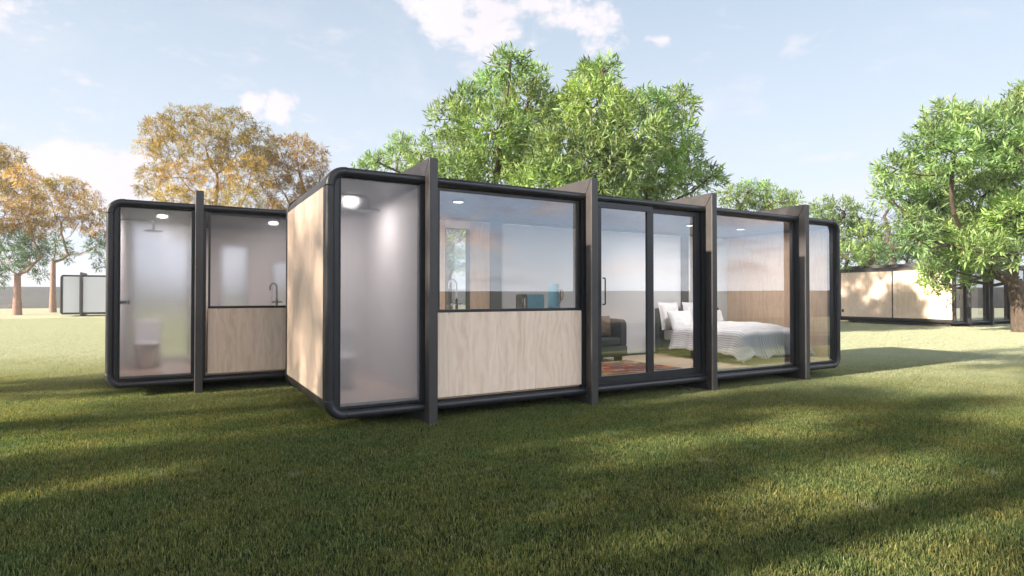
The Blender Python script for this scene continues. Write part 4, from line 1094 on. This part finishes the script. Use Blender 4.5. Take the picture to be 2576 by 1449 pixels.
# trees standing out of frame to the left: they throw the dappled shade
def round_tree(x, y, H, R0, seed, label, n=24, zlo=2.6, per=34, col='g', gaps=()):
    r = random.Random(seed); lb = []
    k = 0
    while len(lb) < n and k < 3000:
        k += 1
        a = r.uniform(0, 2 * math.pi); q = r.random() ** 0.5 * R0; z = r.uniform(zlo, H)
        prof = math.sin(math.pi * min(1, max(0.08, (z - zlo + 0.8) / (H - zlo + 1.0)))) ** 0.5
        c = Vector((x + q * prof * math.cos(a), y + q * prof * math.sin(a), z))
        rad = r.uniform(0.7, 1.15)
        gx = c.x + c.z / math.tan(R_(SUN_EL))
        if any(abs(gx - g[0]) < g[2] + rad * 1.2 and abs(c.y - g[1]) < g[3] + rad * 0.9 for g in gaps): continue
        lb.append((c, rad, col))
    return grow_tree('broadleaf_tree', (x, y, 0), lb, col, label, 'green broadleaf trees', 0.34, 2.2, seed, per=per, leaf=(0.34, 0.10), colors=GC, spray=9)
TE = math.tan(R_(SUN_EL))
# lit islands on the ground (centre x, y, half lengths) left open between the boughs
gaps = [(5.1, 4.25, 1.3, 0.26), (4.4, 3.1, 0.7, 0.13), (5.2, 2.15, 0.6, 0.10), (3.5, 2.15, 0.6, 0.12), (9.4, 6.5, 1.5, 0.32), (8.9, 3.1, 0.5, 0.14), (0.8, 7.7, 1.2, 0.12), (7.4, 4.6, 0.5, 0.10), (6.9, 2.7, 0.35, 0.08), (2.4, 1.95, 0.3, 0.08)]
def shade_lobes(X0, ya, yb, seed):
    r = random.Random(seed); lb = []; y = ya
    while y <= yb:
        z = 3.6 + r.uniform(-.3, .3)
        ztop = (9.7 if y < 5.9 else 8.4) + r.uniform(-.5, .5)
        while z < ztop:
            rad = r.uniform(0.36, 0.50)
            c = Vector((X0 + r.uniform(-1.2, 1.2), y + r.uniform(-.14, .14), z + r.uniform(-.2, .2)))
            gx = c.x + c.z / TE
            if not any(((gx - g[0]) / (g[2] + 0.9)) ** 2 + ((c.y - g[1]) / (g[3] + 0.37)) ** 2 < 1 for g in gaps): lb.append((c, rad, 'g'))
            z += 0.62
        y += 0.52
    return lb
grow_tree('broadleaf_tree', (-14, 5.2, 0), shade_lobes(-14, 3.0, 7.1, 51), 'g', 'green shade tree standing out of frame to the left of the lawn', 'green broadleaf trees', 0.3, 2.2, 51, per=150, leaf=(0.30, 0.09), colors=GC)
grow_tree('broadleaf_tree', (-14.5, 1.2, 0), shade_lobes(-14.5, -1.9, 2.6, 52), 'g', 'shade tree out of frame, nearest the camera side of its row', 'green broadleaf trees', 0.3, 2.2, 52, per=150, leaf=(0.30, 0.09), colors=GC)
r53 = random.Random(53)
lb53 = [(Vector((-26 + r53.uniform(-1.5, 1.5), 6.9 + 0.62 * a + r53.uniform(-.2, .2), 11.0 + 0.7 * b + r53.uniform(-.2, .2))), 0.8, 'g') for a in range(6) for b in range(6)]
grow_tree('broadleaf_tree', (-26, 8.5, 0), lb53, 'g', 'tall thin-crowned shade tree out of frame beside the left cabin', 'green broadleaf trees', 0.2, 5.0, 53, per=75, leaf=(0.16, 0.05), colors=GC)
round_tree(-16.5, 12.4, 7.4, 1.3, 54, 'small shade tree out of frame behind the tall one', 6, zlo=4.6, per=40)
grow_tree('broadleaf_tree', (-12, 9.0, 0), [(Vector((-12, 8.9, 4.0)), .45, 'g'), (Vector((-12.5, 9.2, 4.4)), .4, 'g'), (Vector((-11.6, 8.7, 4.3)), .35, 'g')], 'g', 'young sapling out of frame in the shade row', 'green broadleaf trees', 0.07, 2.2, 57, per=120, leaf=(0.2, 0.05), colors=GC)
round_tree(-6.5, -6.0, 13.0, 5.5, 55, 'very large unseen tree added behind the camera to block sky light', 90, zlo=6.5, per=34)  # crown added out of view to cut sky light on the near lawn
round_tree(-9.5, 3.0, 15.5, 4.6, 56, 'tallest unseen tree added at the left to block sky light', 46, zlo=11.0, per=26)  # second unseen canopy, added to dim the lawn from above
# ------------------------------------------------------------------ haze (air)
hm, ht, ho = new_mat('air_haze')
pv_ = ht.add('ShaderNodeVolumePrincipled'); pv_.inputs['Color'].default_value = (0.93, 0.95, 1.0, 1); pv_.inputs['Density'].default_value = 0.0008
pv_.inputs['Anisotropy'].default_value = 0.2
ht.link(pv_.outputs[0], ho.inputs['Volume'])
HAZE = True
if HAZE:
    hz = B(-620, 620, -620, 620, -4.6, 16.0).build('haze', hm, None); tag(hz, kind='stuff')
